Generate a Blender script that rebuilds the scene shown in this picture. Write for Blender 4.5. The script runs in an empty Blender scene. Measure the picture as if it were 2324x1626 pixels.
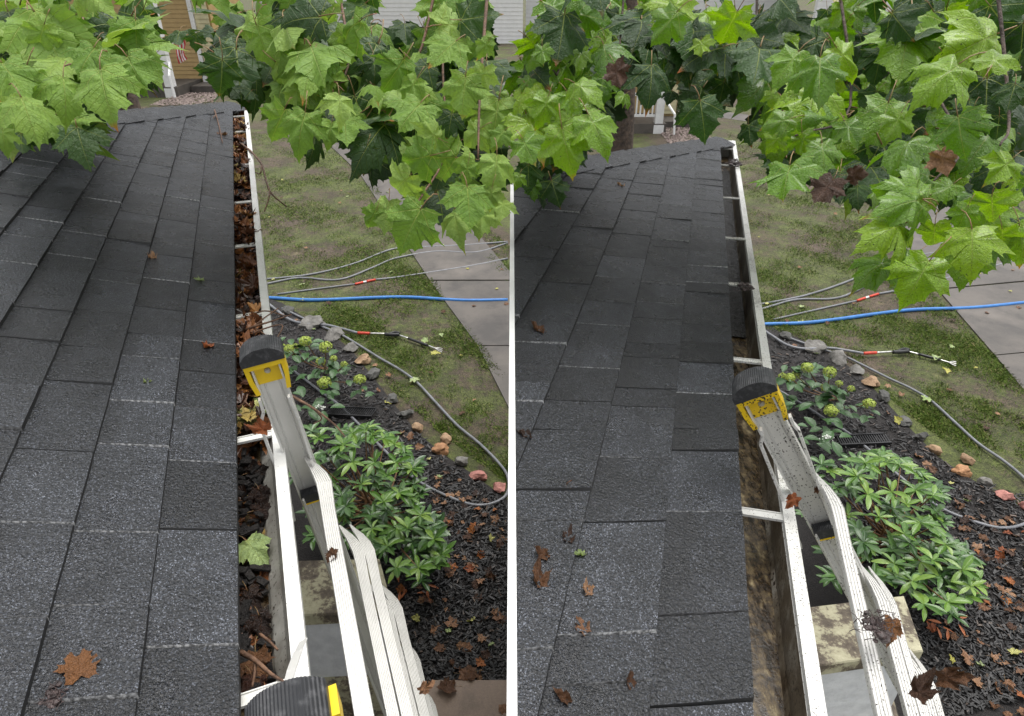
import bpy, bmesh, math, random
import numpy as np
from mathutils import Vector, Matrix, noise as mnoise

random.seed(7); rng = np.random.default_rng(7)
S = bpy.context.scene; C = S.collection
# ------------------------------------------------------------------ camera, sky, sun, exposure
W, H, F = 2324.0, 1626.0, 1500.0
PITCH = math.atan((813 + 67) / F); HC = 3.55
cam_d = bpy.data.cameras.new('camera'); cam = bpy.data.objects.new('camera', cam_d); C.objects.link(cam)
cam.location = (0, 0, HC); cam.rotation_euler = (math.pi / 2 - PITCH, 0, 0)
cam_d.sensor_fit = 'HORIZONTAL'; cam_d.sensor_width = 36; cam_d.lens = 36 * F / W
cam_d.clip_start = 0.05; cam_d.clip_end = 500; S.camera = cam
SUN_EL, SUN_AZ = math.radians(76), math.radians(40)      # overcast sun very high
w = bpy.data.worlds.new('World'); S.world = w; w.use_nodes = True
nt = w.node_tree; bg = nt.nodes['Background']
sky = nt.nodes.new('ShaderNodeTexSky'); sky.sky_type = 'NISHITA'; sky.sun_disc = False
sky.sun_elevation = SUN_EL; sky.sun_rotation = SUN_AZ; sky.dust_density = 4; sky.air_density = 1.2
hs = nt.nodes.new('ShaderNodeHueSaturation'); hs.inputs['Saturation'].default_value = 0.12
nt.links.new(sky.outputs[0], hs.inputs['Color']); nt.links.new(hs.outputs[0], bg.inputs['Color'])
bg.inputs['Strength'].default_value = 0.15
sun_d = bpy.data.lights.new('sun', 'SUN'); sun = bpy.data.objects.new('sun', sun_d); C.objects.link(sun)
sun_d.energy = 1.15; sun_d.angle = math.radians(40); sun_d.color = (1, 0.97, 0.92)
sd = Vector((math.sin(SUN_AZ) * math.cos(SUN_EL), math.cos(SUN_AZ) * math.cos(SUN_EL), math.sin(SUN_EL)))
sun.rotation_euler = sd.to_track_quat('Z', 'Y').to_euler()
S.view_settings.view_transform = 'Standard'; S.view_settings.look = 'None'
S.view_settings.exposure = 0.82; S.view_settings.gamma = 1; S.view_settings.use_curve_mapping = False
S.cycles.max_bounces = 8; S.cycles.transparent_max_bounces = 8

# ------------------------------------------------------------------ rays: a pixel of the photograph onto a real plane
def V3(*a): return np.array(a, float)
def nrm(v): return v / np.linalg.norm(v)
EYE = V3(0, 0, HC)
FW = V3(0, math.cos(PITCH), -math.sin(PITCH)); UP = V3(0, math.sin(PITCH), math.cos(PITCH)); RT = V3(1, 0, 0)
def ray(x, y): return FW + RT * (x - 1162) / F - UP * (y - 813) / F
def onz(x, y, z=0.0):
    r = ray(x, y); return EYE + r * ((z - HC) / r[2])
def atd(x, y, d): return EYE + ray(x, y) * d
def Z1(x, y): return x / 3.823, 60 + y / 3.823
def Z2(x, y): return 560 + x / 3.823, 60 + y / 3.823
def Z3(x, y): return 1160 + x / 3.823, 60 + y / 3.823
def Z4(x, y): return 1724 + x / 3.823, 60 + y / 3.823
def Z5(x, y): return 480 + x / 3.346, 420 + y / 3.346
def Z6(x, y): return 1644 + x / 3.346, 420 + y / 3.346
# the yard of the cleaned gutter, seen from a slightly different stand
_p = np.array([(610,677,1735,735),(1152,680,2324,697),(1088,1078,2275,1112),(861,1267,2072,1351),(693,1417,1872,1537),(997,795,2160,825),(829,757,1978,799)], float)
_A = np.c_[_p[:, :2], np.ones(len(_p))]
_AX = np.linalg.lstsq(_A, _p[:, 2], rcond=None)[0]; _AY = np.linalg.lstsq(_A, _p[:, 3], rcond=None)[0]
def yard(side, x, y):
    if side == 'L': return x, y
    q = V3(x, y, 1); return float(q @ _AX), float(q @ _AY)
def G(side, x, y, z=0.0): return onz(*yard(side, x, y), z)

# ------------------------------------------------------------------ object helpers
def link(name, me, parent=None, M=None):
    o = bpy.data.objects.new(name, me); C.objects.link(o)
    M = Matrix() if M is None else M
    if parent is not None:
        o.parent = parent; M = WI(parent) @ M
    o.matrix_basis = M
    return o
_wi = {}
def WI(p):
    return _wi.get(p.name, Matrix()) if p.type == 'EMPTY' else Matrix()
def empty(name, loc, label, cat, group=None):
    o = bpy.data.objects.new(name, None); C.objects.link(o); o.location = tuple(loc); o.empty_display_size = .1
    _wi[o.name] = Matrix.Translation(-Vector(tuple(loc)))
    o['label'] = label; o['category'] = cat
    if group: o['group'] = group
    return o
def tag(o, label, cat, group=None, kind=None):
    o['label'] = label; o['category'] = cat
    if group: o['group'] = group
    if kind: o['kind'] = kind
    return o
def struct(o, label, kind='structure'):
    o['kind'] = kind; o['label'] = label; o['category'] = o.name.split('.')[0].replace('_', ' '); return o
class MB:
    def __init__(s): s.v = []; s.f = []; s.m = []
    def add(s, vs, fs, m=0):
        n = len(s.v); s.v += [tuple(map(float, p)) for p in vs]
        for f in fs: s.f.append(tuple(n + i for i in f)); s.m.append(m)
    def box(s, o, ax, ay, az, m=0):        # corner + three edge vectors
        o, ax, ay, az = map(np.array, (o, ax, ay, az))
        vs = [o, o+ax, o+ax+ay, o+ay, o+az, o+ax+az, o+ax+ay+az, o+ay+az]
        s.add(vs, [(0,3,2,1),(4,5,6,7),(0,1,5,4),(1,2,6,5),(2,3,7,6),(3,0,4,7)], m)
    def cbox(s, c, ax, ay, az, m=0):       # centre + half vectors
        c, ax, ay, az = map(np.array, (c, ax, ay, az)); s.box(c-ax-ay-az, 2*ax, 2*ay, 2*az, m)
    def tube(s, pts, r, n=6, m=0, caps=True):
        pts = [np.array(p, float) for p in pts]; k = len(pts)
        rs = r if hasattr(r, '__len__') else [r] * k
        base = len(s.v); prev = None
        for i, p in enumerate(pts):
            t = nrm(pts[min(i+1, k-1)] - pts[max(i-1, 0)] + 1e-9)
            a = np.cross(t, V3(0, 0, 1) if prev is None and abs(t[2]) < .9 else (V3(1, 0, 0) if prev is None else np.cross(prev, t)))
            if np.linalg.norm(a) < 1e-6: a = V3(1, 0, 0)
            a = nrm(a); b = np.cross(t, a); prev = a if prev is None else a; prev = a
            for j in range(n):
                q = 2 * math.pi * j / n; s.v.append(tuple(p + rs[i] * (math.cos(q) * a + math.sin(q) * b)))
            prev = a
        for i in range(k - 1):
            for j in range(n):
                s.f.append((base+i*n+j, base+i*n+(j+1) % n, base+(i+1)*n+(j+1) % n, base+(i+1)*n+j)); s.m.append(m)
        if caps:
            s.f.append(tuple(base+j for j in range(n))[::-1]); s.m.append(m)
            s.f.append(tuple(base+(k-1)*n+j for j in range(n))); s.m.append(m)
    def strip(s, prof, p0, p1, fx, fy, m=0, closed=True, caps=True):   # extrude 2-D profile from p0 to p1
        p0, p1 = np.array(p0), np.array(p1); n = len(prof)
        vs = [p0 + a * fx + b * fy for a, b in prof] + [p1 + a * fx + b * fy for a, b in prof]
        fs = [(i, (i+1) % n, n+(i+1) % n, n+i) for i in range(n if closed else n-1)]
        if closed and caps: fs += [tuple(range(n))[::-1], tuple(range(n, 2*n))]
        s.add(vs, fs, m)
    def mesh(s, name, mats, smooth=False):
        me = bpy.data.meshes.new(name); me.from_pydata(s.v, [], s.f); me.update()
        for m in mats: me.materials.append(m)
        me.polygons.foreach_set('material_index', s.m)
        if smooth: me.polygons.foreach_set('use_smooth', [True] * len(s.f))
        return me
    def build(s, name, mats, parent=None, smooth=False, fixn=False):
        if not isinstance(mats, (list, tuple)): mats = [mats]
        me = s.mesh(name, mats, smooth)
        if fixn:
            bm = bmesh.new(); bm.from_mesh(me); bmesh.ops.recalc_face_normals(bm, faces=bm.faces); bm.to_mesh(me); bm.free()
        return link(name, me, parent)
def spline(pts, per=6):
    pts = [np.array(p, float) for p in pts]; out = []
    P = [2*pts[0]-pts[1]] + pts + [2*pts[-1]-pts[-2]]
    for i in range(1, len(P) - 2):
        for k in range(per):
            t = k / per; a, b, c, d = P[i-1], P[i], P[i+1], P[i+2]
            out.append(.5*((2*b)+(-a+c)*t+(2*a-5*b+4*c-d)*t*t+(-a+3*b-3*c+d)*t**3))
    out.append(pts[-1]); return out
def inpoly(x, y, poly):
    c = False; j = len(poly) - 1
    for i in range(len(poly)):
        (xi, yi), (xj, yj) = poly[i], poly[j]
        if (yi > y) != (yj > y) and x < (xj-xi)*(y-yi)/(yj-yi)+xi: c = not c
        j = i
    return c
def rpoly(poly):
    xs = [p[0] for p in poly]; ys = [p[1] for p in poly]
    while True:
        x, y = random.uniform(min(xs), max(xs)), random.uniform(min(ys), max(ys))
        if inpoly(x, y, poly): return x, y

# ------------------------------------------------------------------ materials
class NT:
    def __init__(s, name):
        s.mat = bpy.data.materials.new(name); s.mat.use_nodes = True; s.t = s.mat.node_tree
        s.b = s.t.nodes['Principled BSDF']; s.out = s.t.nodes['Material Output']; s._co = None
    def n(s, ty, **kw):
        x = s.t.nodes.new(ty)
        for k, v in kw.items():
            if hasattr(x, k): setattr(x, k, v)
            else: x.inputs[k].default_value = v
        return x
    def l(s, a, b): s.t.links.new(a, b)
    def co(s, which='Object'):
        if s._co is None: s._co = s.n('ShaderNodeTexCoord')
        return s._co.outputs[which]
    def noise(s, scale, detail=4, rough=.6, vec=None, dist=0):
        x = s.n('ShaderNodeTexNoise'); x.inputs['Scale'].default_value = scale; x.inputs['Detail'].default_value = detail
        x.inputs['Roughness'].default_value = rough; x.inputs['Distortion'].default_value = dist
        s.l(vec if vec is not None else s.co(), x.inputs['Vector']); return x.outputs['Fac']
    def math(s, op, a, b=None, c=None, clamp=False):
        x = s.n('ShaderNodeMath', operation=op); x.use_clamp = clamp
        for i, q in enumerate((a, b, c)):
            if q is None: continue
            if isinstance(q, (int, float)): x.inputs[i].default_value = q
            else: s.l(q, x.inputs[i])
        return x.outputs[0]
    def ramp(s, fac, stops, interp='LINEAR'):
        x = s.n('ShaderNodeValToRGB'); cr = x.color_ramp; cr.interpolation = interp
        while len(cr.elements) < len(stops): cr.elements.new(.5)
        for e, (p, c) in zip(cr.elements, stops):
            e.position = p; e.color = (*c, 1) if hasattr(c, '__len__') else (c, c, c, 1)
        s.l(fac, x.inputs[0]); return x.outputs[0]
    def mix(s, fac, a, b, mode='MIX'):
        x = s.n('ShaderNodeMix', data_type='RGBA', blend_type=mode)
        for i, q in ((0, fac), (6, a), (7, b)):
            if isinstance(q, (int, float)): x.inputs[i].default_value = q
            elif isinstance(q, tuple): x.inputs[i].default_value = (*q, 1)
            else: s.l(q, x.inputs[i])
        return x.outputs[2]
    def bump(s, h, strength=.3, dist=.01, normal=None):
        x = s.n('ShaderNodeBump'); x.inputs['Strength'].default_value = strength; x.inputs['Distance'].default_value = dist
        s.l(h, x.inputs['Height'])
        if normal is not None: s.l(normal, x.inputs['Normal'])
        s.l(x.outputs[0], s.b.inputs['Normal']); return x.outputs[0]
    def set(s, col=None, rough=None, metal=None, spec=None):
        for k, q in (('Base Color', col), ('Roughness', rough), ('Metallic', metal), ('Specular IOR Level', spec)):
            if q is None: continue
            if isinstance(q, (int, float)): s.b.inputs[k].default_value = q
            elif isinstance(q, tuple): s.b.inputs[k].default_value = (*q, 1)
            else: s.l(q, s.b.inputs[k])
        return s
def simple(name, c1, c2=None, scale=20, rough=.6, bump=.15, bscale=None, bd=.005, metal=0, spec=.5, lo=.35, hi=.65):
    t = NT(name); c2 = c2 or tuple(x * .7 for x in c1)
    t.set(t.ramp(t.noise(scale, 6), [(lo, c2), (hi, c1)]), rough, metal, spec)
    if bump: t.bump(t.noise(bscale or scale * 3, 6), bump, bd)
    return t.mat
def island(name, stops, rough=.6, spec=.4, bscale=80, bump=.3, extra=None):
    t = NT(name); g = t.n('ShaderNodeNewGeometry')
    c = t.ramp(g.outputs['Random Per Island'], stops)
    c = t.mix(.5, c, t.ramp(t.noise(bscale * .4, 4), [(.3, .45), (.7, 1.0)]), 'MULTIPLY')
    t.set(c, rough, 0, spec); t.bump(t.noise(bscale, 5), bump, .004); return t.mat
def specks(t, col, scale, thr, dark, clump=6, soft=.03):
    """scattered dirt flecks over a colour"""
    a = t.noise(scale, 2, .5); b = t.noise(clump, 3)
    f = t.math('ADD', a, t.math('MULTIPLY', t.math('SUBTRACT', b, .5), .35))
    f = t.ramp(f, [(thr, 0.0), (thr + soft, 1.0)])
    return t.mix(f, col, dark)

def shingle_mat():
    t = NT('asphalt_granules'); oi = t.n('ShaderNodeObjectInfo')
    vm = t.n('ShaderNodeVectorMath', operation='MULTIPLY_ADD'); t.l(oi.outputs['Random'], vm.inputs[0]); vm.inputs[1].default_value = (37, 53, 11); t.l(t.co(), vm.inputs[2])
    v = vm.outputs[0]
    vo = t.n('ShaderNodeTexVoronoi'); vo.inputs['Scale'].default_value = 560; t.l(v, vo.inputs['Vector'])
    sep = t.n('ShaderNodeSeparateColor'); t.l(vo.outputs['Color'], sep.inputs[0])
    gran = t.ramp(sep.outputs[0], [(0, .3), (.5, .7), (.78, 1.25), (.91, 2.6), (1, 6)])  # brightest cells put the wet sparkle into the granule colour
    tone = t.ramp(oi.outputs['Random'], [(0, (.0105, .0116, .0142)), (.3, (.0165, .0181, .0220)), (.65, (.024, .0262, .0315)), (1, (.035, .0380, .0452))])
    blot = t.ramp(t.noise(9, 4, .6, v), [(.3, .62), (.65, 1.12)])
    c = t.mix(1, t.mix(1, tone, gran, 'MULTIPLY'), blot, 'MULTIPLY')
    worn = t.ramp(t.noise(3.2, 3, .5), [(.62, 0.0), (.8, .35)])
    c = t.mix(worn, c, (.06, .056, .044))
    sy = t.n('ShaderNodeSeparateXYZ'); t.l(t.co(), sy.inputs[0])
    upper_band = t.math('MULTIPLY', t.ramp(t.math('ADD', sy.outputs[1], t.math('MULTIPLY', t.math('SUBTRACT', t.noise(24, 4, .6, v), .5), .05)), [(.088, 0.0), (.104, 1.0)]), t.ramp(t.math('FRACT', t.math('MULTIPLY', oi.outputs['Random'], 7.3)), [(.35, 0.0), (.6, .55)]))  # darker band at the upslope end of some tabs
    c = t.mix(upper_band, c, (.009, .0095, .011))
    t.set(c, t.ramp(t.noise(14, 3, .5, v), [(.3, .20), (.7, .42)]), 0, .48)
    h = t.math('ADD', sep.outputs[1], t.math('MULTIPLY', t.noise(180, 3, .6, v), 1.2))
    t.bump(h, 1.0, .0036); return t.mat
def glint_edge_mat():
    t = NT('shingle_glint_edge'); oi = t.n('ShaderNodeObjectInfo')
    c = t.ramp(oi.outputs['Random'], [(0, .03), (.5, .05), (.62, .40), (1, .75)])  # pale tones on some tabs paint wet glints along their near edges
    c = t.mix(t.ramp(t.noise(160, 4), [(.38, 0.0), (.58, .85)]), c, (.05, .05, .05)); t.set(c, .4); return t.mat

def leaf_mat(name, ramp, rough, droplets, tipc=(.5, .14, .03), back=.66, dirt=0, vcol=(.44, .50, .14), vf=.65):
    t = NT(name); oi = t.n('ShaderNodeObjectInfo'); uv = t.co('UV'); gi = t.n('ShaderNodeNewGeometry'); RND = t.math('FRACT', t.math('ADD', oi.outputs['Random'], gi.outputs['Random Per Island']))
    sp = t.n('ShaderNodeSeparateXYZ'); t.l(uv, sp.inputs[0])
    x = t.math('ABSOLUTE', sp.outputs[0]); y = sp.outputs[1]
    vein = None; chev = None
    ang = t.math('ARCTAN2', y, x)
    for a0, lo, hi, wd in ((90, 63, 400, .015), (38, 14, 63, .012), (-12, -400, 14, .010)):
        ca, sa = math.cos(math.radians(a0)), math.sin(math.radians(a0))
        al = t.math('ADD', t.math('MULTIPLY', x, ca), t.math('MULTIPLY', y, sa))
        pe = t.math('ABSOLUTE', t.math('SUBTRACT', t.math('MULTIPLY', x, sa), t.math('MULTIPLY', y, ca)))
        wdt = t.math('MULTIPLY', t.math('SUBTRACT', 1.25, al), wd)
        m = t.math('MULTIPLY', t.math('SMOOTH_MIN', 1.0, t.math('SUBTRACT', 1.0, t.math('DIVIDE', pe, wdt), clamp=True), 0.0), t.math('GREATER_THAN', al, 0.0))
        vein = m if vein is None else t.math('MAXIMUM', vein, m)
        sel = t.math('MULTIPLY', t.math('GREATER_THAN', ang, math.radians(lo)), t.math('LESS_THAN', ang, math.radians(hi)))
        fr = t.math('FRACT', t.math('MULTIPLY', t.math('SUBTRACT', al, t.math('MULTIPLY', pe, .8)), 8.0))
        ln = t.math('SUBTRACT', 1.0, t.math('MULTIPLY', t.math('ABSOLUTE', t.math('SUBTRACT', fr, .5)), 14.0), clamp=True)
        q = t.math('MULTIPLY', ln, sel); chev = q if chev is None else t.math('MAXIMUM', chev, q)
    base = t.ramp(RND, ramp)
    off = t.n('ShaderNodeVectorMath', operation='MULTIPLY_ADD'); t.l(RND, off.inputs[0]); off.inputs[1].default_value = (31, 17, 5); t.l(uv, off.inputs[2]); v = off.outputs[0]
    base = t.mix(t.ramp(t.noise(3.5, 5, .6, v), [(.3, 0.0), (.75, .6)]), base, t.mix(1, base, (1.35, 1.22, .8), 'MULTIPLY'))
    base = t.mix(t.ramp(t.noise(24, 3, .6, v), [(.35, .3), (.6, 0.0)]), base, t.mix(1, base, (.6, .68, .6), 'MULTIPLY'))
    base = t.mix(t.math('MULTIPLY', chev, .15 * vf / .65), base, tuple(q_*.75 for q_ in vcol))
    base = t.mix(t.math('MULTIPLY', vein, vf), base, vcol)
    r = t.math('SQRT', t.math('ADD', t.math('MULTIPLY', x, x), t.math('POWER', t.math('SUBTRACT', y, .22), 2.0)))
    tip = t.math('MULTIPLY', t.ramp(r, [(.70, 0.0), (.84, 1.0)]), t.ramp(t.noise(2.0, 2, .5, v), [(.50, 0.0), (.64, 1.0)]))
    base = t.mix(tip, base, tipc)
    if dirt:
        base = t.mix(t.ramp(t.noise(26, 2, .5, v), [(.695, 0.0), (.71, dirt)]), base, (.012, .014, .012))
    t.set(base, rough, 0, .5)
    if not droplets and 'light' in name: t.set(spec=.28)
    if dirt:
        t.set(spec=.5); t.b.inputs['Coat Weight'].default_value = .35; t.b.inputs['Coat Roughness'].default_value = .12; t.b.inputs['Coat IOR'].default_value = 1.6
    if droplets:
        rr = t.ramp(t.noise(7, 4, .6, v), [(.40, rough), (.60, rough * 2.2)]); t.l(rr, t.b.inputs['Roughness'])
    h = t.math('ADD', t.math('ADD', t.math('MULTIPLY', t.noise(9, 4, .6, v), .5), t.math('MULTIPLY', t.noise(34, 3, .6, v), .34 if droplets else .16)), t.math('SUBTRACT', t.math('MULTIPLY', vein, -.16), t.math('MULTIPLY', chev, .14)))
    if droplets:
        vo = t.n('ShaderNodeTexVoronoi'); vo.inputs['Scale'].default_value = 15; t.l(v, vo.inputs['Vector'])
        h = t.math('ADD', h, t.math('MULTIPLY', t.math('SUBTRACT', .42, vo.outputs['Distance'], clamp=True), droplets))
    nb = t.bump(h, .8, .012)
    tr = t.n('ShaderNodeBsdfTranslucent'); t.l(t.mix(1, base, (1.5, 1.6, .7), 'MULTIPLY'), tr.inputs['Color']); t.l(nb, tr.inputs['Normal'])
    mx = t.n('ShaderNodeMixShader'); mx.inputs[0].default_value = 1 - back
    t.l(t.b.outputs[0], mx.inputs[1]); t.l(tr.outputs[0], mx.inputs[2]); t.l(mx.outputs[0], t.out.inputs['Surface'])
    return t.mat

m_shingle = shingle_mat(); m_glint_edge = glint_edge_mat()
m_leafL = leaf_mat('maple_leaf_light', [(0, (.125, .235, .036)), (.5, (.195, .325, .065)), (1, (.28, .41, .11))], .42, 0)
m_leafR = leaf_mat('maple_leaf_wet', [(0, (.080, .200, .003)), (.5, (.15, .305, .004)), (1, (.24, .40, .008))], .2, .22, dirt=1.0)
m_leafD = leaf_mat('maple_leaf_shade', [(0, (.022, .060, .012)), (1, (.050, .115, .022))], .4, 0)  # darker copy of the leaf green with canopy shade painted in
m_leafDR = leaf_mat('maple_leaf_shade_wet', [(0, (.014, .046, .008)), (1, (.034, .095, .014))], .22, .2)  # wet leaf green darkened the same way, shade painted in
m_brown = leaf_mat('dead_leaf_brown', [(0, (.030, .014, .009)), (.5, (.075, .034, .019)), (1, (.14, .063, .028))], .3, .3, tipc=(.05, .02, .01), back=.9, vcol=(.17, .085, .045), vf=.4)
m_rot = leaf_mat('rotting_leaf', [(0, (.012, .007, .006)), (.5, (.035, .016, .011)), (1, (.065, .026, .018))], .2, .4, tipc=(.03, .012, .008), back=.95, vcol=(.17, .085, .045), vf=.4)
m_tan = leaf_mat('dead_leaf_tan', [(0, (.13, .068, .042)), (.5, (.23, .115, .065)), (1, (.34, .20, .125))], .5, 0, tipc=(.2, .08, .03), back=.9, vcol=(.17, .085, .045), vf=.4)
m_orange = leaf_mat('dead_leaf_orange', [(0, (.24, .065, .025)), (1, (.38, .145, .04))], .45, 0, back=.9, vcol=(.17, .085, .045), vf=.4)
m_yellow = leaf_mat('fallen_leaf_yellow', [(0, (.42, .40, .09)), (1, (.52, .52, .22))], .45, 0, back=.85)
m_pale = leaf_mat('fallen_leaf_pale_green', [(0, (.26, .36, .14)), (1, (.36, .44, .24))], .4, 0, back=.85)
m_petiole = simple('petiole', (.26, .10, .055), (.20, .19, .06), 30, .5, 0)
m_bark = simple('bark', (.12, .085, .065), (.035, .026, .022), 14, .85, .9, 22, .03)
m_twig = simple('dry_twig', (.20, .11, .065), (.075, .040, .025), 60, .7, .5)
def white_metal(name, c=(.74, .74, .71), dirt=.5, thr=.66, rough=.38):
    t = NT(name); col = t.ramp(t.noise(5, 5), [(.3, tuple(x * .86 for x in c)), (.7, c)])
    col = t.mix(t.ramp(t.noise(11, 6, .7), [(.52, 0.0), (.75, dirt)]), col, (.36, .34, .28))
    col = specks(t, col, 300, thr, (.045, .035, .028), 9); t.set(col, rough); t.bump(t.noise(40, 4), .08, .004); return t.mat
m_gutL = white_metal('gutter_white_paint', c=(.74, .735, .70), dirt=.5, thr=.69); m_gutR = white_metal('gutter_white_paint_muddy', c=(.71, .705, .67), dirt=.65, thr=.63)
def gutter_floor(wet):
    t = NT('gutter_stain_wet' if wet else 'gutter_stain'); mp = t.n('ShaderNodeMapping'); t.l(t.co(), mp.inputs[0]); mp.inputs['Scale'].default_value = (3.2, .8, 1)
    n1 = t.noise(13, 8, .75, mp.outputs[0]); n2 = t.noise(75, 5, .7)
    f = t.math('ADD', t.math('MULTIPLY', n1, .6), t.math('MULTIPLY', n2, .4))
    c = t.ramp(f, [(.42, (.010, .007, .004)), (.49, (.035, .021, .009)), (.55, (.10, .068, .028)), (.64, (.30, .24, .13))])
    t.set(c, t.ramp(n1, [(.4, .12), (.6, .5)])); t.bump(n2, .4, .003); return t.mat
m_floorR = gutter_floor(True)
t = NT('gutter_inner_face'); z = t.noise(8, 6, .7); cc = t.ramp(z, [(.33, (.14, .125, .10)), (.62, (.46, .45, .41))])
cc = specks(t, cc, 150, .64, (.05, .04, .03), 7); t.set(cc, .4); m_inner = t.mat
t = NT('gutter_inner_face_stained'); z = t.noise(9, 7, .75); cc = t.ramp(z, [(.36, (.055, .040, .026)), (.52, (.16, .135, .10)), (.66, (.42, .40, .35))])
cc = specks(t, cc, 150, .60, (.03, .02, .014), 7); t.set(cc, .4); m_innerR = t.mat
def alu(name, thr, tint=(.70, .69, .66), metal=.18):
    t = NT(name); c = t.ramp(t.noise(7, 5), [(.3, tuple(x * .84 for x in tint)), (.7, tint)])
    mp = t.n('ShaderNodeMapping'); t.l(t.co(), mp.inputs[0]); mp.inputs['Scale'].default_value = (60, 60, 3)
    c = t.mix(.0, c, t.ramp(t.noise(3, 3, .5, mp.outputs[0]), [(.35, .4), (.65, 1.0)]), 'MULTIPLY')
    if thr: c = specks(t, c, 240, thr, (.022, .018, .016), 10, .02)
    t.set(c, .36, metal); t.bump(t.noise(90, 3), .04, .003); return t.mat
m_aluL = alu('aluminium_worn', .745); m_aluR = alu('aluminium_mud_specked', .64)
def plast(name, c, thr):
    t = NT(name); q = t.ramp(t.noise(12, 4), [(.3, tuple(x * .85 for x in c)), (.7, c)])
    q = specks(t, q, 200, thr, (.03, .02, .012), 9); t.set(q, .38); t.bump(t.noise(150, 3), .08, .003); return t.mat
m_yelL = plast('yellow_plastic', (.82, .56, .012), .78); m_yelR = plast('yellow_plastic_muddy', (.80, .54, .012), .60)
t = NT('black_rubber'); c = t.ramp(t.noise(60, 6, .7), [(.5, (.022, .023, .026)), (.78, (.10, .10, .105))]); t.set(c, .5); t.bump(t.noise(140, 4), .2, .003); m_rub = t.mat
m_steel = simple('zinc_screw', (.62, .61, .58), None, 40, .3, 0, metal=.9)
m_white = simple('white_paint', (.80, .80, .79), (.70, .70, .69), 9, .45, .08)
m_whitewall = simple('white_masonry_paint', (.80, .81, .84), (.66, .67, .70), 16, .55, .5, 30, .01)
t = NT('lichen_stone'); n1 = t.noise(5.5, 7, .65); n2 = t.noise(60, 5, .7)
c = t.ramp(t.math('ADD', t.math('MULTIPLY', n1, .8), t.math('MULTIPLY', n2, .25)), [(.42, (.085, .068, .052)), (.5, (.16, .13, .095)), (.54, (.40, .37, .25)), (.66, (.55, .52, .36))])
t.set(c, .8); t.bump(n2, .6, .006); m_lichen = t.mat
def concrete(name, a, b):
    t = NT(name); c = t.ramp(t.noise(1.3, 7, .7), [(.36, b), (.62, a)])
    c = t.mix(t.ramp(t.noise(3.1, 6, .7), [(.56, 0.0), (.70, .55)]), c, tuple(q_*.5 for q_ in b)); c = t.mix(t.ramp(t.noise(.8, 4, .6), [(.58, 0.0), (.72, .6)]), c, tuple(min(1, q_*1.7) for q_ in a))
    c = t.mix(.5, c, t.ramp(t.noise(110, 3), [(.3, .72), (.7, 1.1)]), 'MULTIPLY'); t.set(c, .6); t.bump(t.noise(160, 4), .25, .004); return t.mat
m_conc = concrete('walk_concrete', (.108, .094, .081), (.055, .049, .044)); m_tan_slab = concrete('tan_step', (.30, .222, .166), (.25, .185, .14))
# lawn: thin turf over bare soil
t = NT('lawn_ground'); n1 = t.noise(.9, 5, .6); n2 = t.noise(7, 6, .7); n3 = t.noise(70, 4, .7)
f = t.math('ADD', t.math('MULTIPLY', n1, .62), t.math('MULTIPLY', n2, .42))
c = t.ramp(f, [(.40, (.098, .072, .052)), (.48, (.082, .064, .038)), (.54, (.078, .088, .026)), (.66, (.105, .130, .030))])
c = t.mix(1, c, t.ramp(n3, [(.28, .30), (.5, .85), (.7, 1.7)]), 'MULTIPLY')
c = t.mix(1, c, t.ramp(t.noise(18, 5, .7), [(.33, .5), (.66, 1.4)]), 'MULTIPLY')
c = t.mix(1, c, t.ramp(t.noise(2.6, 4, .6), [(.32, .7), (.66, 1.25)]), 'MULTIPLY')
c = t.mix(t.ramp(t.noise(1.7, 3), [(.66, 0.0), (.78, .45)]), c, (.30, .26, .14))
t.set(c, .85); t.bump(t.math('ADD', n3, n2), .7, .03); m_lawn = t.mat
m_blade = island('grass_blade', [(0, (.050, .095, .012)), (.5, (.105, .165, .022)), (.85, (.17, .235, .045)), (1, (.30, .26, .11))], .6, .3, 30, .1)
m_mulch = simple('mulch_ground', (.028, .023, .021), (.008, .007, .007), 90, .75, .9, 120, .02)
m_chip = island('black_mulch_chip', [(0, (.006, .006, .006)), (.6, (.020, .019, .019)), (.88, (.045, .042, .041)), (.97, (.09, .075, .065)), (1, (.16, .11, .08))], .5, .5, 160, .5)
m_litter = island('gutter_leaf_litter', [(0, (.020, .012, .009)), (.3, (.075, .032, .018)), (.55, (.17, .072, .034)), (.8, (.30, .12, .045)), (.92, (.40, .17, .05)), (1, (.50, .42, .14))], .35, .5, 60, .4)
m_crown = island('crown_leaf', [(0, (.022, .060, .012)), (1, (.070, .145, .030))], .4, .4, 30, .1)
def rhod():
    t = NT('rhododendron_leaf'); oi = t.n('ShaderNodeObjectInfo')
    sp = t.n('ShaderNodeSeparateXYZ'); t.l(t.co('UV'), sp.inputs[0])
    c = t.ramp(oi.outputs['Random'], [(0, (.035, .095, .010)), (.4, (.070, .165, .018)), (.8, (.125, .235, .030)), (1, (.19, .30, .05))])
    mid = t.math('SUBTRACT', 1.0, t.math('MULTIPLY', t.math('ABSOLUTE', sp.outputs[0]), 26.0), clamp=True)
    c = t.mix(t.math('MULTIPLY', mid, .5), c, (.24, .32, .07)); t.set(c, .28, 0, .5)
    t.bump(t.math('SUBTRACT', t.noise(8, 3, .5, t.co('UV')), mid), .4, .004); return t.mat
m_rhod = rhod(); m_rhod_stem = simple('rhododendron_stem', (.22, .12, .05), None, 40, .6, .2)
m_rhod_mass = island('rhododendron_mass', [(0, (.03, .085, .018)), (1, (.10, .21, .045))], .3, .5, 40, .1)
m_hyd_leaf = simple('hydrangea_leaf', (.050, .125, .030), (.026, .070, .018), 22, .28, .4, 60)
m_hyd_head = island('hydrangea_floret', [(0, (.26, .36, .045)), (.6, (.42, .52, .09)), (1, (.55, .62, .18))], .6, .3, 60, .1)
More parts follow.
